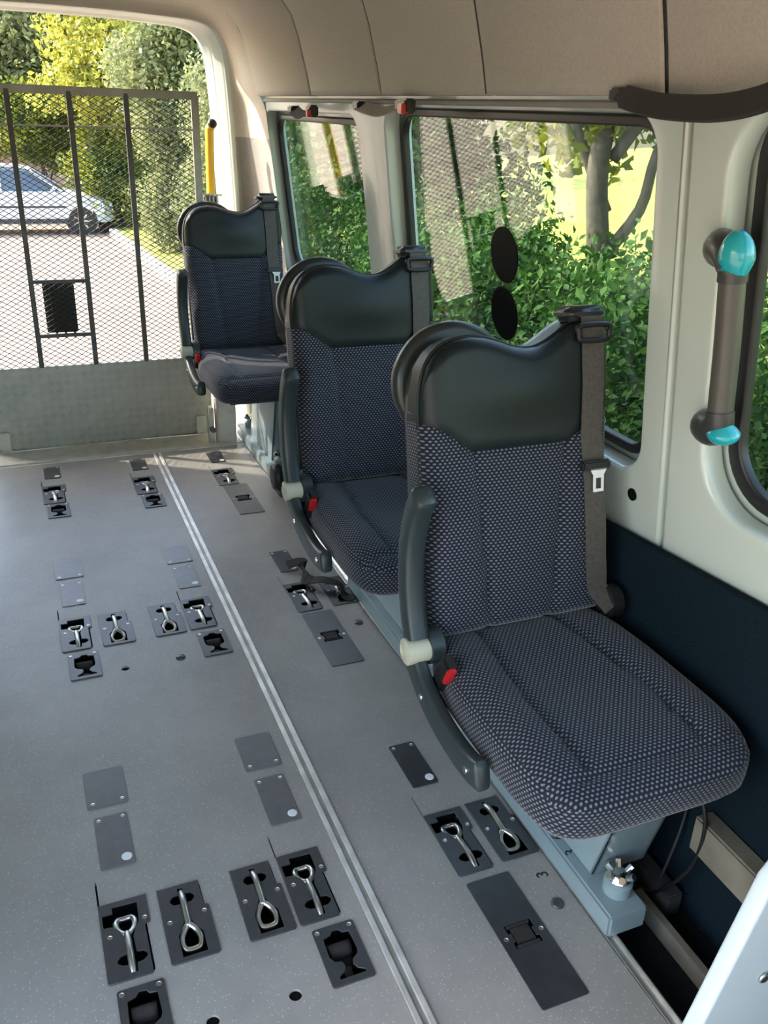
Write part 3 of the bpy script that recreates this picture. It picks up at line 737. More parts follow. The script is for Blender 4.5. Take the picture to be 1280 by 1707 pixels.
def make_seat():
    t = thing('passenger_seat', 'seat', 'seat', (0, 0, 0), 'folding passenger seats along the side wall')
    bf = link('backrest', back_mesh(True), 'fabric', t, smooth=True)
    hl = link('head_panel', back_mesh(False), 'leatherette', t, smooth=True); hl['label'] = 'dark green-grey leatherette upper panel'
    # piping along the rim
    xs = [p[0] for p in TOPT]
    rim = [(-.2045*.985, s, .036) for s in (.02, .12, .22, .32, .38)] + [(x, interp(TOPT, x)+.0005, .030) for x in xs] + [(.2045*.985, s, .036) for s in (.40, .3, .2, .1, .02)]
    pp = MB().tube(smooth_pts([bk(*p) for p in rim], 3), .0035, 8).build('piping', 'leatherette', hl, smooth=True)
    # back shell and its raised round lobe
    ol = [(-.198, -.015), (.198, -.015)] + [(x*.985, interp(TOPT, x)-.004) for x in reversed(xs)]
    sh = link('back_shell', to_back(fill2d(ol, (), .045, .012, 3), .062), 'shell_plastic', t); autosmooth(sh, 60)
    lob = [(-.085+.128*math.cos(a*PI/24), .462+.118*math.sin(a*PI/24)) for a in range(48)]
    lb = link('shell_lobe', to_back(fill2d(lob, (), .040, .016, 4), .108), 'shell_plastic', t); autosmooth(lb, 60)
    # seat cushion and pan
    cu_ = link('seat_cushion', cushion_mesh(), 'fabric', t, smooth=True)
    MB().box((0, -.22, .354), (.31, .34, .020)).build('seat_pan', 'arm_plastic', t, bevel=.006)
    MB().box((0, .072, .45), (.36, .02, .022)).build('hinge_bar', 'base_paint', t, bevel=.004)
    # armrest folded up, knob, hub, side bracket
    ap = smooth_pts([(-.240, -.012, .492), (-.240, .012, .545), (-.240, .028, .610), (-.240, .030, .675), (-.240, .014, .745), (-.240, -.012, .790)], 6)
    m_ = MB().tube(ap, [1.0]*(len(ap)-1)+[.86], 16, up=(1, 0, 0), flat=(.021, .023)); m_.tube([ap[-1], ap[-1]+(ap[-1]-ap[-2]).normalized()*.006], [.86, .55], 16, up=(1, 0, 0), flat=(.021, .023))
    ar = m_.build('armrest', 'arm_plastic', t, smooth=True); autosmooth(ar, 50)
    kb = MB().lathe((-.268, -.018, .471), (1, 0, 0), [(.005, 0), (.010, .002), (.011, 0), (.016, .002), (.017, 0), (.022, .002), (.026, .003), (.0265, .008), (.025, .050)], 28).build('pivot_knob', 'cream_knob', t, smooth=True); autosmooth(kb, 50)
    kb['label'] = 'cream ribbed pivot knob'
    hb = MB().lathe((-.222, -.010, .470), (1, 0, 0), [(.030, 0), (.036, .004), (.036, .030), (.030, .034)], 28).build('armrest_hub', 'arm_plastic', t, smooth=True); autosmooth(hb, 50)
    bp_ = smooth_pts([(-.240, -.008, .452), (-.240, -.050, .418), (-.240, -.115, .392), (-.240, -.19, .380), (-.240, -.255, .382), (-.240, -.298, .394)], 6)
    brk = MB().tube(bp_, [1.0]*(len(bp_)-1)+[.72], 16, up=(1, 0, 0), flat=(.015, .027)).build('side_bracket', 'arm_plastic', t, smooth=True); autosmooth(brk, 50)
    for (y, z) in ((-.075, .405), (-.262, .384)):
        MB().lathe((-.2575, y, z), (1, 0, 0), [(.006, 0), (.007, .002), (.007, .004)], 12).build('bolt', 'chrome', brk)
    # buckle
    Rb = Matrix.Rotation(.45, 3, 'X')
    bu = MB().box((-.212, -.085, .455), (.024, .036, .080), Rb).build('buckle', 'rubber', t, bevel=.005)
    MB().box(Vector((-.212, -.085, .455))+Rb@Vector((-.002, -.016, .016)), (.018, .010, .042), Rb).build('release_button', 'red_button', bu, bevel=.002)
    # belt
    ys = [.565, .54, .50, .45, .40, .345, .30, .25, .20, .15, .10, .06, .03]
    bx = [.152, .152, .152, .153, .153, .153, .154, .156, .158, .160, .162, .166, .170]
    pts = [bk(.152, .572, .036), bk(.152, .583, .018), bk(.152, .578, -.002)] + [bk(x, s, min(back_depth(xx, s, s < .343) for xx in (x-.022, x, x+.015))-.005) for x, s in zip(bx, ys)] + [Vector((.178, -.030, .508)), Vector((.186, -.044, .496))]
    wv = []
    be_ = link('seat_belt', ribbon(pts, .048, .0026, (1, 0, 0)), 'taupe_webbing', t); autosmooth(be_, 40)
    be_['label'] = 'brown-black seat belt webbing'
    d0 = back_depth(.152, .3, True)-.012
    R_ = Matrix.Rotation(-RA, 3, 'X')
    gd = MB(); cg = bk(.152, .548, -.010)
    gd.tube(smooth_pts([cg+R_@Vector(p) for p in ((-.032, 0, .014), (.032, 0, .014), (.034, 0, 0), (.028, 0, -.013), (-.028, 0, -.013), (-.034, 0, 0))], 4, True), .0055, 10, closed=True)
    g_ = gd.build('belt_guide', 'rubber', t, smooth=True)
    cpv = MB().box(bk(.150, .584, .038), (.088, .070, .030), R_).build('shoulder_cap', 'shell_plastic', t, bevel=.012, segs=3); autosmooth(cpv, 60)
    stp = MB().box(bk(.154, .292, d0-.002), (.066, .014, .020), R_).build('belt_stop', 'rubber', t, bevel=.004)
    # tongue: flat steel loop hanging from the stop
    tg = fill2d([(-.021, .020), (.021, .020), (.016, .010), (.012, .004), (.012, -.030), (-.012, -.030), (-.012, .004), (-.016, .010)], [[(-.0065, -.002), (.0065, -.002), (.0065, -.024), (-.0065, -.024)]], .0025)
    tgo = link('belt_tongue', tg, 'white_dot', t); mw = Matrix.Identity(4)
    for v in tg.vertices: v.co = bk(.160+v.co.x, .268+v.co.y, d0-.005+v.co.z)
    tgo['label'] = 'bright steel belt tongue'
    rt = MB().lathe((.185, -.012, .492), (1, 0, 0), [(.020, 0), (.034, .004), (.034, .030), (.022, .034)], 24).build('belt_retractor', 'rubber', t, smooth=True); autosmooth(rt, 50)
    MB().lathe((.221, -.012, .492), (1, 0, 0), [(.010, -.004), (.012, 0), (.009, .006)], 14).build('bolt', 'chrome', rt)
    # pedestal
    pd = MB().box((.052, -.085, .031), (.086, .61, .052)).build('base_channel', 'base_paint', t, bevel=.005)
    ps = MB(); 
    for x0 in (.035, .150):
        ps.v += [Vector(p) for p in ((x0, -.29, .057), (x0, .06, .057), (x0, -.02, .345), (x0, -.36, .345), (x0+.010, -.29, .057), (x0+.010, .06, .057), (x0+.010, -.02, .345), (x0+.010, -.36, .345))]
        b_ = len(ps.v)-8; ps.f += [[b_+i for i in q] for q in ((0, 3, 2, 1), (4, 5, 6, 7), (0, 1, 5, 4), (1, 2, 6, 5), (2, 3, 7, 6), (3, 0, 4, 7))]
    ps.v += [Vector(p) for p in ((.035, -.29, .057), (.16, -.29, .057), (.16, -.36, .345), (.035, -.36, .345), (.035, -.282, .057), (.16, -.282, .057), (.16, -.352, .345), (.035, -.352, .345))]
    b_ = len(ps.v)-8; ps.f += [[b_+i for i in q] for q in ((0, 1, 2, 3), (4, 7, 6, 5), (0, 4, 5, 1), (1, 5, 6, 2), (2, 6, 7, 3), (3, 7, 4, 0))]
    ps.build('pedestal', 'base_paint', t, bevel=.002)
    MB().box((.205, -.10, -.03), (.04, .50, .058)).build('wall_foot', 'gate_steel', t, bevel=.004)
    MB().tube(smooth_pts([(.155, -.10, .32), (.185, -.10, .18), (.205, -.10, .0)], 5), .014, 10).build('wall_strut', 'base_paint', t, smooth=True)
    # floor latches, front and rear
    for y in (-.335, .16):
        lt = MB().lathe((.062, y, .057), (0, 0, 1), [(.028, 0), (.028, .024), (.024, .027)], 20).build('latch', 'base_paint', t, smooth=True); autosmooth(lt, 50)
        k = MB()
        for a in range(6): k.cyl((.062+.018*math.cos(a*PI/3), y+.018*math.sin(a*PI/3), .098), (math.cos(a*PI/3), math.sin(a*PI/3), .9), .007, .026, 8)
        k.lathe((.062, y, .076), (0, 0, 1), [(.018, 0), (.023, .013), (.016, .024), (.006, .028)], 14)
        k.build('latch_knob', 'chrome', lt, smooth=False)
    return t
SX = .861
seat = make_seat(); seat.location = (SX, 1.278, 0)
seat['label'] = 'nearest passenger seat with patterned navy cushion and leatherette headrest'
s2 = copy_tree(seat); s2.location = (SX, 2.085, 0); s2['label'] = 'middle passenger seat of the row, between the other two'
s3 = copy_tree(seat); s3.location = (SX+.005, 3.60, 0); s3['label'] = 'farthest passenger seat in front of the folded lift gate'
base1 = [o for o in seat.children if o.name.startswith('base_channel')][0]
ink_text('3', .034, (.040, -.235, .0572), PI*.46, base1); ink_text('6', .034, (.036, -.190, .0572), PI*.46, base1)
# black belt reel by the middle seat's rear
rz = thing('belt_reel', 'black belt reel beside the track just behind the middle seat', 'belt reel', tuple(fz(474, 822)))
MB().lathe((-.05, 0, .075), (1, 0, 0), [(.030, 0), (.050, .004), (.052, .030), (.046, .036), (.020, .036)], 24).build('reel_housing', 'rubber', rz, smooth=True)
MB().box((.02, 0, .014), (.10, .07, .028)).box((-.02, 0, .05), (.012, .05, .08)).build('reel_bracket', 'gate_steel', rz, bevel=.003)
# cables by the wall below the nearest seat
for lab, pts, r in (('thin black cable hanging from the nearest seat to the recess', [(1.035, 1.0, .34), (1.05, .90, .26), (1.06, .90, .12), (1.05, .95, .0), (1.04, 1.0, -.054)], .0045),
               ('thin grey cable looping beside the wall under the nearest seat', [(1.03, 1.02, .34), (1.07, .98, .30), (1.085, .97, .2), (1.075, .97, .08), (1.05, .98, -.03), (1.03, 1.04, -.054)], .003)):
    cb_ = MB().tube(smooth_pts([Vector(p)-Vector((SX, 1.278, 0)) for p in pts], 8), r, 8).build('cable', 'rubber' if 'black' in lab else 'handle_grey', seat, smooth=True); cb_['label'] = lab

# ------------------------------------------------------------------ loose strap on the floor by the middle seat
a, b, c_, d_ = fz(478, 952), fz(510, 965, .02), fz(545, 965, .035), fz(585, 990, .01)
sp = smooth_pts([(a.x, a.y, .022), (a.x+.05, a.y-.01, .030), (b.x, b.y, .020), (c_.x-.01, c_.y, .034), (c_.x+.03, c_.y-.03, .024), (d_.x-.02, d_.y, .008), (d_.x+.004, d_.y-.02, .007)], 6)
stp = tag(link('loose_strap', ribbon(sp, .038, .003, [(.25, 1, .25 if i < 14 else 0) for i in range(len(sp))]), 'webbing'), 'loose black webbing strap lying on the floor by the middle seat', 'strap')
autosmooth(stp, 40)

# ------------------------------------------------------------------ wheelchair lift with folded platform
YG = 3.92
g0 = fy(322, 170, YG); gx1 = g0.x+.014; gx0 = -.20; gtop = fy(328, 160, YG).z; ptop = fy(150, 606, YG).z
lift = thing('wheelchair_lift', 'folded wheelchair lift with mesh gate and tread plate standing in the rear doorway', 'lift', (.32, YG, 0))
def LP(x, y, z): return (x-.32, y-YG, z)
mp = MB(); cw, ch = .036, .0215
def seg(a, b, r=.0013):
    a, b = Vector(a), Vector(b); t = (b-a).normalized(); u = Vector((0, 1, 0)); w = t.cross(u); n = len(mp.v)
    for p in (a, b):
        for k in ((1, 1), (-1, 1), (-1, -1), (1, -1)): mp.v.append(p+u*k[0]*r*1.5+w*k[1]*r)
    for k in range(4): mp.f.append([n+k, n+(k+1) % 4, n+4+(k+1) % 4, n+4+k])
nx_ = int((gx1-gx0)/(cw/2)); nz_ = int((gtop-ptop)/(ch/2))
for i in range(nx_):
    for j in range(nz_):
        x, z = gx0+i*cw/2, ptop+j*ch/2
        if (i+j) % 2 == 0: seg(LP(x, YG, z), LP(x+cw/2, YG, z+ch/2))
        else: seg(LP(x, YG, z+ch/2), LP(x+cw/2, YG, z))
me = mesh('mesh_panel', mp.v, mp.f)
mpo = link('mesh_panel', me, 'mesh_steel', lift, kind='stuff'); mpo['label'] = 'expanded metal mesh of the gate'
for (px, py), wdt in (((15, 165), .020), ((118, 165), .020), ((213, 170), .020), ((322, 175), .030)):
    p = fy(px, py, YG-.012); x = p.x-.008 if px < 300 else gx1-.012
    MB().box(LP(x, YG-.016, (ptop+gtop)/2), (wdt, .022, gtop-ptop)).build('gate_bar', 'gate_steel' if px < 300 else 'gate_rail', lift, bevel=.002)
MB().box(LP((gx0+gx1)/2, YG-.008, gtop), (gx1-gx0, .035, .030)).build('top_rail', 'gate_rail', lift, bevel=.003)
MB().tube([LP(gx0, YG-.014, fy(100, 210, YG).z), LP(gx1-.02, YG-.014, fy(100, 210, YG).z)], .004, 8).build('cross_wire', 'gate_rail', lift)
bx0, bx1 = fy(15, 165, YG).x-.008, fy(118, 165, YG).x-.008
for py in (468, 558): 
    z = fy(100, py, YG).z; MB().box(LP((bx0+bx1)/2, YG-.014, z), (bx1-bx0, .018, .014)).build('pocket_bar', 'gate_steel', lift, bevel=.002)
za, zb_ = fy(100, 556, YG).z, fy(100, 470, YG).z
MB().box(LP(fy(101, 515, YG+.03).x, YG+.03, (za+zb_)/2), (.125, .03, zb_-za)).build('black_pad', 'pad_black', lift, bevel=.004)
# tread plate
z0 = fy(150, 742, YG).z+.012
tp = MB().box(LP((gx0+gx1)/2, YG+.002, (z0+ptop)/2), (gx1-gx0, .022, ptop-z0)).build('tread_plate', 'tread_metal', lift, bevel=.002)
tr = MB(); cs = .036
for i in range(int((gx1-gx0)/cs)):
    for j in range(int((ptop-z0)/cs)):
        x, z = gx0+(i+.5)*cs, z0+(j+.5)*cs; an = PI/4 if (i+j) % 2 == 0 else -PI/4
        R_ = Matrix.Rotation(an, 3, 'Y')
        for k in range(5): tr.box(Vector(LP(x, YG-.0095, z))+R_@Vector((0, 0, (k-2)*.0058)), (.032, .003, .0026), R_)
tro = link('tread_ridges', mesh('tread_ridges', tr.v, tr.f), 'tread_ridge', tp, kind='stuff')
MB().tube([LP(gx0, YG-.02, z0-.004), LP(gx1-.04, YG-.02, z0-.004)], .010, 12).build('hinge_rod', 'chrome', lift, smooth=True)
for x in (gx1-.055, fy(8, 730, YG).x): 
    MB().box(LP(x, YG-.018, z0+.04), (.045, .012, .095)).build('hinge_bracket', 'lift_paint', lift, bevel=.002)
# lift base frame on the sill
def LQ(x, y, z): return LP(x+.28, y+3.76, z-.03)
MB().box(LQ(.0, -.045, .016), (1.20, .03, .042)).build('front_beam', 'lift_paint', lift, bevel=.004)
MB().box(LQ(.0, .07, .012), (1.20, .19, .026)).build('base_plate', 'lift_paint', lift, bevel=.004)
MB().box(LQ(.0, -.066, .022), (1.20, .008, .020)).build('edge_strip', 'rail_metal', lift, bevel=.001)
MB().box(LQ(.53, .000, .17), (.085, .075, .285)).build('lift_post', 'lift_paint', lift, bevel=.005)
MB().box(LQ(.465, .005, .11), (.022, .05, .17)).build('lift_arm', 'lift_paint', lift, bevel=.003)
MB().cyl(LQ(.465, -.03, .10), (0, 1, 0), .012, .03, 12).build('pivot_bolt', 'gate_steel', lift)
MB().box(LP(gx0, YG, (ptop+gtop)/2), (.035, .035, gtop-ptop)).build('gate_post', 'gate_rail', lift, bevel=.003)
# yellow grab handle standing behind the far seat
hx = .815
yh = thing('grab_rail', 'yellow bent grab handle with black end cap behind the farthest seat', 'handrail', (hx+.03, 3.97, 0))
za_ = fy(343, 205, 3.97).z
MB().tube(smooth_pts([(-.02, 0, .0), (-.012, 0, .9), (-.006, 0, za_-.06), (-.002, -.002, za_-.02), (.004, -.014, za_-.004)], 6), .018, 16).build('yellow_tube', 'yellow', yh, smooth=True)
MB().lathe((.004, -.016, za_-.002), (.1, -.8, .5), [(.019, -.004), (.0195, .006), (.012, .014)], 16).build('end_cap', 'rubber', yh, smooth=True)
ph = fy(350, 328, 3.93)
kb_ = thing('ratchet_clip', 'steel ratchet clip fixed on the yellow handle above the farthest seat', 'ratchet', (ph.x, 3.94, ph.z))
MB().box((0, -.01, -.02), (.062, .05, .055)).build('clip_body', 'gate_steel', kb_, bevel=.004)
for k in range(4): MB().box((-.025+k*.0165, -.037, -.018), (.006, .008, .045)).build('clip_rib', 'steel', kb_, bevel=.001)
MB().tube([(-.045, -.035, .014), (.045, -.035, .008)], .005, 8).build('clip_bar', 'chrome', kb_)
# ------------------------------------------------------------------ grab handle on the door pillar
gh = thing('grab_bar', 'grey grab handle with turquoise end caps on the white pillar', 'handle', tuple(lean(*lhit(1190, 560))))
G0 = lean(*lhit(1190, 560))
def GQ(px, py, out): return lean(*lhit(px, py, out), out)-G0
bar = [GQ(1222, 452, -.046), GQ(1212, 575, -.048), GQ(1200, 690, -.046)]
MB().tube(smooth_pts(bar, 8), .0205, 18).build('grip_bar', 'handle_bar', gh, smooth=True)
for top in (1, 0):
    if top: pts = [GQ(1204, 412, .002), GQ(1204, 412, -.020), GQ(1214, 414, -.038), GQ(1222, 440, -.046), GQ(1221, 462, -.0465)]
    else: pts = [GQ(1180, 708, .002), GQ(1180, 708, -.020), GQ(1190, 712, -.038), GQ(1199, 698, -.046), GQ(1201, 678, -.0465)]
    S_ = smooth_pts(pts, 5); n_ = len(S_)
    el = MB().tube(S_, [.029-.0065*min(1, max(0, (i/(n_-1)-.35)/.5)) for i in range(n_)], 18, up=(0, .3, 1)).build('handle_mount', 'handle_grey', gh, smooth=True); autosmooth(el, 50)
    cpt = GQ(1228, 424, -.046) if top else GQ(1206, 716, -.046)
    Rm = Matrix((Vector((0, 1, 0)), LB, -LO)).transposed()
    bm = bmesh.new(); bmesh.ops.create_uvsphere(bm, u_segments=24, v_segments=14, radius=1)
    sg = 1 if top else -1
    for v in bm.verts:
        x, y_, z_ = v.co; k = 1-.35*max(0, -y_*sg)
        v.co = cpt + Rm@Vector((x*.028*k, y_*(.042 if top else .020), z_*.026*k))
    me = bpy.data.meshes.new('cap'); bm.to_mesh(me); bm.free()
    link('turquoise_cap', me, 'cyan_cap', gh, smooth=True)
# ------------------------------------------------------------------ straps under the headliner
def header_pt(px, py, X): return fx(px, py, X)
a, b, c_, d_ = fx(1030, 158, .985), fx(1110, 178, .955), fx(1200, 180, .94), fx(1285, 160, .93)
st_ = thing('hanging_strap', 'dark brown strap slung along the wall top above the pillar', 'strap', tuple(a))
P_ = smooth_pts([a-a, (fx(1062, 168, .965)-a), b-a, c_-a, d_-a, fx(1360, 120, .93)-a], 6)
so_ = link('webbing', ribbon(P_, [.020 if i < 3 else .036 for i in range(len(P_))], .010, (.35, 0, 1)), 'webbing', st_); autosmooth(so_, 50)
MB().box((.02, 0, .0), (.05, .045, .022)).build('clip', 'rubber', st_, bevel=.004)
for px, py, lab, hx2 in ((520, 180, 'small red and black belt buckle tucked above the rear window', (490, 178)), (675, 172, 'larger red and black belt buckle between the two side windows', (600, 172))):
    p = fx(px, py+5, .972); q = fx(hx2[0], hx2[1]+4, .99)
    t = thing('stowed_buckle', lab, 'buckle', tuple(p), 'belt buckles stowed under the headliner')
    dv = (q-p); Ry = dv.to_track_quat('X', 'Z').to_matrix()
    sz = .058 if px < 600 else .078
    bo = MB().box((0, 0, 0), (sz, .030, .036), Ry).build('buckle_body', 'rubber', t, bevel=.005)
    MB().box(Ry@Vector((-sz*.22, 0, 0))+Vector((-.012, 0, -.006)), (sz*.42, .020, .024), Ry).build('release_button', 'red_button', bo, bevel=.002)
    pts = smooth_pts([Vector((0, 0, .004)), dv*.35+Vector((-.012, 0, -.014)), dv*.7+Vector((-.010, 0, -.008)), dv], 6)
    rb = link('webbing', ribbon(pts, .040, .004, (.8, 0, .6)), 'pale_webbing' if px > 600 else 'webbing', t); autosmooth(rb, 50)
    MB().box(tuple(dv), (.035, .05, .022)).build('anchor_clip', 'rubber', t, bevel=.004)
# ------------------------------------------------------------------ pale panel at the lower right corner
e0, e1 = fy(1287, 1480, .60), fy(1168, 1712, .60); ec = fy(1272, 1628, .60); e1 = e0+(e1-e0)*1.35
pn = fill2d([(e1.x, e1.z), (e0.x, e0.z), (e0.x+.02, e0.z+.03), (1.09, e0.z+.03), (1.09, -.055), (e1.x-.02, -.055)], (), .03, .006)
po = thing('side_panel', 'pale blue-white plastic panel with a screw at the lower right corner', 'panel', (.95, .60, 0))
pb = link('panel_board', pn, 'cabin_panel', po)
for v in pn.vertices: v.co = Vector((v.co.x-.95, v.co.z, v.co.y))
pn.flip_normals()
MB().lathe((ec.x-.95, -.001, ec.z), (0, -1, 0), [(.010, 0), (.010, .002), (.007, .004), (.003, .003)], 18).build('screw', 'steel', po, smooth=True)
# ------------------------------------------------------------------ outside
import numpy as np
def leaf_mesh(name, blobs, n, size, seed, shell=.45, aspect=.55):
    # blobs: (cx, cy, cz, rx, ry, rz); n leaves in all, each a bent two-triangle-pair diamond
    g = np.random.default_rng(seed); B = np.array(blobs, float); vol = (B[:, 3]*B[:, 4]*B[:, 5])**(2/3); pr = vol/vol.sum()
    idx = g.choice(len(B), n, p=pr); d = g.normal(size=(n, 3)); d /= np.linalg.norm(d, axis=1)[:, None]
    rad = 1 - shell*g.random(n)**1.6
    c = B[idx, :3] + d*B[idx, 3:]*rad[:, None]*(1+.12*g.normal(size=(n, 1)))
    a = g.normal(size=(n, 3)); a[:, 2] -= .3; a /= np.linalg.norm(a, axis=1)[:, None]
    nr = d + .9*g.normal(size=(n, 3)); b = np.cross(nr, a); b /= np.linalg.norm(b, axis=1)[:, None]+1e-9
    up = np.cross(a, b)
    s = size*(.6+.8*g.random(n))[:, None]
    V = np.stack([c-a*s*.5, c+b*s*aspect*.5+up*s*.10, c+a*s*.5, c-b*s*aspect*.5+up*s*.10], 1).reshape(-1, 3)
    me = bpy.data.meshes.new(name); me.vertices.add(4*n); me.vertices.foreach_set('co', V.ravel())
    tri = (np.arange(n)[:, None]*4 + np.array([0, 1, 2, 0, 2, 3])).ravel()
    me.loops.add(6*n); me.loops.foreach_set('vertex_index', tri)
    me.polygons.add(2*n); me.polygons.foreach_set('loop_start', np.arange(0, 6*n, 3)); me.polygons.foreach_set('loop_total', np.full(2*n, 3))
    me.update(calc_edges=True); me.validate(); return me
def blobs_in(cx, cy, cz, rx, ry, rz, k, r, seed):
    q = random.Random(seed); out = []
    for _ in range(k):
        while True:
            x, y, z = (q.uniform(-1, 1) for _ in range(3))
            if x*x+y*y+z*z < 1: break
        s = r*q.uniform(.7, 1.3); out.append((cx+x*rx, cy+y*ry, cz+z*rz, s, s, s*.8))
    return out
def branch(m, p, q, r0, r1, seed, k=5):
    g = random.Random(seed); p, q = Vector(p), Vector(q); pts = []
    for i in range(k+1):
        t = i/k; o = Vector((g.uniform(-1, 1), g.uniform(-1, 1), 0))*.06*(q-p).length*math.sin(PI*t); pts.append(p.lerp(q, t)+o)
    S_ = smooth_pts(pts, 4); m.tube(S_, [r0+(r1-r0)*i/(len(S_)-1) for i in range(len(S_))], 10)
def tree(label, x, y, h, tr, blobs, n, size, leaf, seed, group, tops=(), cat='tree', name='tree', lean_=(0, 0)):
    z = gz(y) if x < 2.2 else gz(y)
    t = thing(name, label, cat, (x, y, z), group)
    m = MB(); top = (lean_[0], lean_[1], h); branch(m, (0, 0, -.1), top, tr, tr*.5, seed)
    for i, q in enumerate(tops): branch(m, Vector(top)*(.35+.12*i), q, tr*.45, tr*.12, seed+i+1)
    m.build('trunk', 'bark', t, smooth=True)
    me = leaf_mesh('foliage', [(b[0]-x, b[1]-y, b[2]-z, *b[3:]) for b in blobs], n, size, seed)
    link('foliage', me, leaf, t, kind='stuff')
    return t
# ground
gv = []; gf = []
for y in (-30, 5, 60): gv += [(-40, y, gz(y)), (40, y, gz(y))]
for i in range(2): gf.append([2*i, 2*i+1, 2*i+3, 2*i+2])
struct(link('ground', mesh('ground', gv, gf), 'pavement'), 'sunlit sandy paved yard outside the van')
# kerb: a row of stones along the verge
k0, k1 = fg(322, 482), fg(205, 392); kx = 2.15
kerb = link('kerb', mesh('kerb', [(kx+.16, -6, gz(-6)+.02), (kx+.22, -6, gz(-6)+.02), (kx+.22, 22, gz(22)+.02), (kx+.16, 22, gz(22)+.02)], [[0, 1, 2, 3]]), 'kerb_stone'); struct(kerb, 'pale kerb along the planted verge')
KS = MB().box((0, 0, .05), (.15, .985, .20)).mesh('kerb_stone', .015)
for i in range(26):
    s_ = link('kerb_stone', KS, 'kerb_stone', kerb); y = -4+i; s_.location = (kx+.08, y, gz(y)); s_.rotation_euler = (math.atan(GS), 0, 0)
vg = mesh('verge', [(kx+.15, -30, gz(-30)+.10), (40, -30, gz(-30)+1.5), (kx+.15, 5, gz(5)+.10), (6.0, 5, gz(5)+.35), (kx+.15, 40, gz(40)+.10), (40, 40, gz(40)+3.0), (40, 5, gz(5)+2.4), (6.0, -30, gz(-30)+.3), (6.0, 40, gz(40)+.4)], [[0, 7, 3, 2], [2, 3, 8, 4], [7, 1, 6, 3], [3, 6, 5, 8]])
struct(link('verge', vg, 'grass'), 'bright grassy bank beyond the hedge')
# hedge beside the van, as separate shrubs
hs = []
labs = ['dense green shrub filling the sliding door window', 'dense green shrub behind the nearest seat, seen through the large window', 'leafy green shrub at the right of the large side window', 'leafy green shrub in the middle of the large side window', 'green shrub seen low behind the middle seat', 'green shrub seen through the rear side window', 'green shrub behind the rear corner of the van', 'hedge shrub by the kerb to the right of the gate']
q = random.Random(3)
for i, y in enumerate((.4, 1.7, 3.0, 4.3, 5.6, 7.0, 8.6, 10.4)):
    x = 2.85+q.uniform(-.1, .1); hh = .92+q.uniform(-.08, .08); b0 = gz(y)+.1
    bl = [(x+q.uniform(-.35, .35), y+q.uniform(-.6, .6), b0+q.uniform(.2, hh-b0-.25), q.uniform(.28, .45), q.uniform(.28, .45), q.uniform(.25, .38)) for _ in range(22)]
    tree(labs[i], x, y, .9, .03, bl, 18000 if i < 5 else 9000, .05, 'leaf_hedge', 100+i, 'hedge shrubs beside the van', [(.3, .2, 1.2), (-.3, -.1, 1.2), (.1, -.3, 1.1)], 'shrub', 'hedge_shrub')
# trees seen through the side windows
tree('tree with two dark stems seen through the large side window', 4.4, 6.05, 3.2, .12, blobs_in(4.6, 6.4, 2.1, 1.3, 1.3, 1.0, 26, .42, 1), 6000, .13, 'leaf_maple', 11, 'trees beside the van', [(.9, -.5, 3.2), (-.5, .5, 3.0), (.5, -.9, 3.2)])
tree('leaning dark tree at the right edge of the large side window', 4.3, 5.28, 3.2, .10, blobs_in(4.9, 4.5, 2.2, 1.0, .9, .9, 18, .42, 2), 4500, .13, 'leaf_maple', 12, 'trees beside the van', [(.7, .1, 2.9), (-.3, -.6, 3.0)], lean_=(.5, -.35))
tree('bushy green tree behind the rear side window', 4.2, 9.6, 4.2, .14, blobs_in(4.2, 9.6, 1.5, 1.1, 1.5, 1.6, 46, .5, 3), 14000, .11, 'leaf_hedge', 13, 'trees beside the van', [(.6, .2, 3.2), (-.5, .5, 3.2)])
tree('leafy tree seen through the sliding door window', 4.6, 2.4, 4.0, .14, blobs_in(4.6, 2.3, 1.8, 1.2, 1.3, 1.4, 40, .5, 4), 9000, .13, 'leaf_maple', 14, 'trees beside the van', [(.7, .2, 3.0), (-.6, .5, 3.0)])
# trees behind the van
def at(px, py, Y): return fy(px, py, Y)
def rear_tree(label, px, py, Y, rx, rz, n, size, leaf, seed, k=40, r=1.0, tr=.16):
    c = at(px, py, Y); base = gz(Y)
    tree(label, c.x, Y, c.z-base+rz*.3, tr, blobs_in(c.x, Y, c.z, rx, rx*.9, rz, k, r, seed), n, size, leaf, seed, 'trees behind the van', [(rx*.5, 0, c.z-base+rz*.5), (-rx*.5, .3, c.z-base+rz*.4)])
rear_tree('grey-green tree at the upper left behind the gate', 0, 60, 27, 2.0, 2.6, 22000, .15, 'leaf_olive', 21)
rear_tree('bright yellow backlit tree with a bare trunk behind the gate', 150, 50, 22.5, 1.2, 2.2, 11000, .13, 'leaf_yellow', 22, k=24, r=.65, tr=.16)
rear_tree('dark olive tree at the upper right of the rear doorway', 305, 85, 17, .9, 1.5, 24000, .095, 'leaf_olive', 23, r=.55)
rear_tree('tall green tree far behind the yellow one', 90, 40, 38, 4.5, 4.5, 30000, .2, 'leaf_yellow', 24, r=1.4)
rear_tree('tall olive tree far behind the dark one', 280, 40, 36, 4, 4.5, 30000, .2, 'leaf_olive', 25, r=1.4)
rear_tree('tall green tree far to the right behind the doorway', 430, 60, 29, 3, 4.5, 9000, .30, 'leaf_hedge', 26, r=1.2)
rear_tree('tall green tree far to the left behind the doorway', -130, 60, 37, 4, 4.5, 9000, .32, 'leaf_olive', 27, r=1.4)
rear_tree('green bush behind the nose of the parked car', 195, 285, 22.5, .9, 1.0, 14000, .10, 'leaf_maple', 28, r=.5, tr=.06)
rear_tree('olive bush on the verge right of the gate', 290, 290, 16.5, .45, 1.3, 16000, .075, 'leaf_olive', 29, r=.38, tr=.05)
rear_tree('leafy bush beside the yellow handle', 365, 260, 12.5, .4, 1.5, 12000, .07, 'leaf_olive', 30, r=.35, tr=.05)
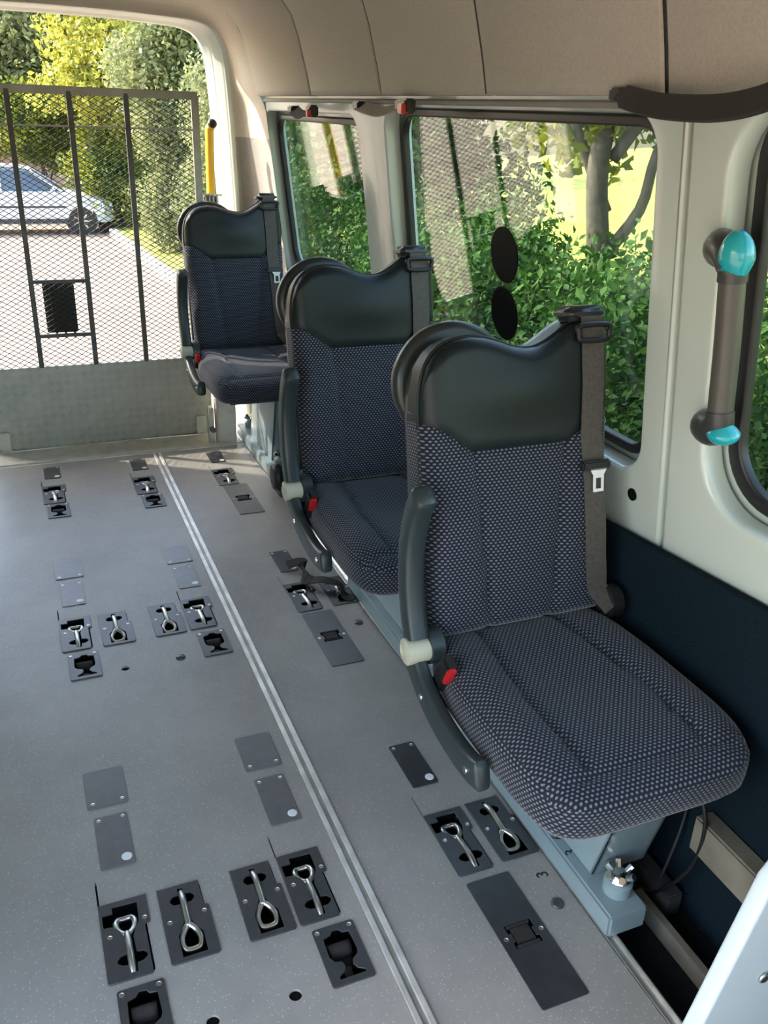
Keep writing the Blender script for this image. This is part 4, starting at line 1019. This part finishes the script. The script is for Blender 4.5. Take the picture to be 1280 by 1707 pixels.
rear_tree('low green bush behind the parked car', 70, 215, 25, 1.6, .8, 14000, .11, 'leaf_maple', 31, r=.5, tr=.06)
# low pinkish wall and grey cabinet far behind
w0 = at(0, 250, 27); wl_ = thing('boundary_wall', 'low pinkish wall behind the parked car', 'wall', (w0.x-.5, 27, gz(27)))
MB().box((0, 0, .85), (6.5, .25, 1.7)).build('wall_body', 'pink_wall', wl_); MB().box((0, 0, 1.74), (6.6, .36, .08)).build('coping', 'kerb_stone', wl_)
c = fg(262, 372); cb = thing('utility_cabinet', 'grey utility cabinet on the verge behind the gate', 'cabinet', (c.x, c.y, gz(c.y)+.1))
MB().box((0, 0, .45), (.42, .3, .9)).build('cabinet_body', 'box_grey', cb, bevel=.02); MB().box((0, -.155, .45), (.36, .01, .8)).build('cabinet_door', 'box_grey', cb, bevel=.004); MB().box((0, 0, .92), (.48, .36, .05)).build('cabinet_roof', 'box_grey', cb, bevel=.01)
# parked car (side on, nose to the right)
w1 = fg(139, 391); car = thing('parked_car', 'silver white car parked behind the mesh gate', 'car', (w1.x, w1.y, gz(w1.y)))
# local: front wheel centre x=0, car heading +x, near flank at y=0
def loft_body(rows, name, m, parent, sm=True):
    # rows: stations along x, each a list of (y, z) of equal length
    V = []; F = []; n = len(rows[0][1])
    for x, ring in rows:
        for y, z in ring: V.append((x, y, z))
    for i in range(len(rows)-1):
        for k in range(n): F.append([i*n+k, i*n+(k+1) % n, (i+1)*n+(k+1) % n, (i+1)*n+k])
    F += [list(range(n))[::-1], [(len(rows)-1)*n+k for k in range(n)]]
    me = mesh(name, V, F); bm = bmesh.new(); bm.from_mesh(me); bmesh.ops.recalc_face_normals(bm, faces=bm.faces); bm.to_mesh(me); bm.free()
    o = link(name, me, m, parent, smooth=True); autosmooth(o, 40); return o
W_ = 1.68
def ring(zt, zb0, ins, sh=.10):
    y0, y1 = -.02+ins, W_+.02-ins
    return [(y0+.03, zb0), (y0, zb0+.12), (y0, (zb0+zt)/2), (y0+.02, zt-sh*.5), (y0+sh, zt), ((y0+y1)/2, zt+.02), (y1-sh, zt), (y1-.02, zt-sh*.5), (y1, (zb0+zt)/2), (y1, zb0+.12), (y1-.03, zb0)]
st = [(-3.35, ring(.82, .40, .12)), (-3.25, ring(.92, .30, .05)), (-2.9, ring(.95, .28, 0)), (-2.2, ring(.95, .24, 0)), (-1.0, ring(.93, .22, 0)), (-.45, ring(.92, .22, 0)), (.1, ring(.86, .26, 0)), (.42, ring(.80, .26, .03)), (.62, ring(.72, .26, .10)), (.74, ring(.60, .30, .22))]
loft_body(st, 'body', 'car_paint', car)
def cring(zt, ins):
    y0, y1 = ins, W_-ins; b = .88
    return [(y0-.0, b), (y0+.12*(zt-b)/.5, zt-.05), (y0+.22*(zt-b)/.5, zt), (W_/2, zt+.02), (y1-.22*(zt-b)/.5, zt), (y1-.12*(zt-b)/.5, zt-.05), (y1, b)]
loft_body([(-3.05, cring(.93, .1)), (-2.55, cring(1.36, .06)), (-2.0, cring(1.42, .05)), (-1.2, cring(1.40, .05)), (-.95, cring(1.33, .05)), (-.30, cring(.92, .08))], 'cabin', 'car_glass', car)
loft_body([(-2.62, [(y, z+.012) for y, z in cring(1.34, .14)][1:-1]), (-2.0, [(y, z+.014) for y, z in cring(1.42, .09)][1:-1]), (-1.2, [(y, z+.014) for y, z in cring(1.40, .09)][1:-1]), (-.93, [(y, z+.012) for y, z in cring(1.33, .12)][1:-1])], 'roof', 'car_paint', car)
for (xa, za, xb, zb2) in ((-.34, .92, -.98, 1.34), (-1.62, .92, -1.62, 1.40), (-2.42, .92, -2.50, 1.37)):
    for sgn, yy in ((1, .03), (-1, W_-.03)): MB().tube([(xa, yy, za), (xb, yy+sgn*.10, zb2)], .028, 8).build('pillar', 'car_paint', car)
for wx in (0, -2.55):
    for yy, sg in ((.06, -1), (W_-.06, 1)):
        ty = MB().lathe((wx, yy, .30), (0, sg, 0), [(.19, -.09), (.285, -.09), (.30, -.06), (.30, .06), (.285, .09), (.20, .092)], 32).build('tyre', 'rubber', car, smooth=True); autosmooth(ty, 40)
        rim = MB().lathe((wx, yy+sg*.07, .30), (0, sg, 0), [(.20, 0), (.195, .02), (.17, .012), (.06, .018), (.05, .03)], 24).build('rim', 'alloy', ty)
        for k in range(7):
            a = k*2*PI/7; MB().box((wx+.11*math.cos(a), yy+sg*.092, .30+.11*math.sin(a)), (.15, .012, .035), Matrix.Rotation(-a, 3, 'Y')).build('spoke', 'alloy', ty)
        MB().lathe((wx, yy-sg*.03, .31), (0, sg, 0), [(.345, -.06), (.345, .095)], 32).build('wheel_arch', 'car_trim', car)
for yy in (-.025, W_+.025): MB().box((-1.3, yy, .30), (2.0, .03, .10)).build('sill_trim', 'car_trim', car, bevel=.01); MB().box((-1.25, yy, .60), (1.9, .02, .04)).build('side_moulding', 'car_trim', car, bevel=.005)
for yy in (.20, W_-.20): MB().box((.60, yy, .64), (.16, .26, .12), Matrix.Rotation(.4 if yy < 1 else -.4, 3, 'Z')).build('headlight', 'headlight', car, bevel=.03)
for xx in (-1.45, -2.35): MB().box((xx, -.03, .80), (.16, .03, .03)).build('door_handle', 'car_paint', car, bevel=.008)
for yy in (-.10, W_+.10): MB().box((-.55, yy, .96), (.10, .16, .11)).build('wing_mirror', 'car_paint', car, bevel=.03)
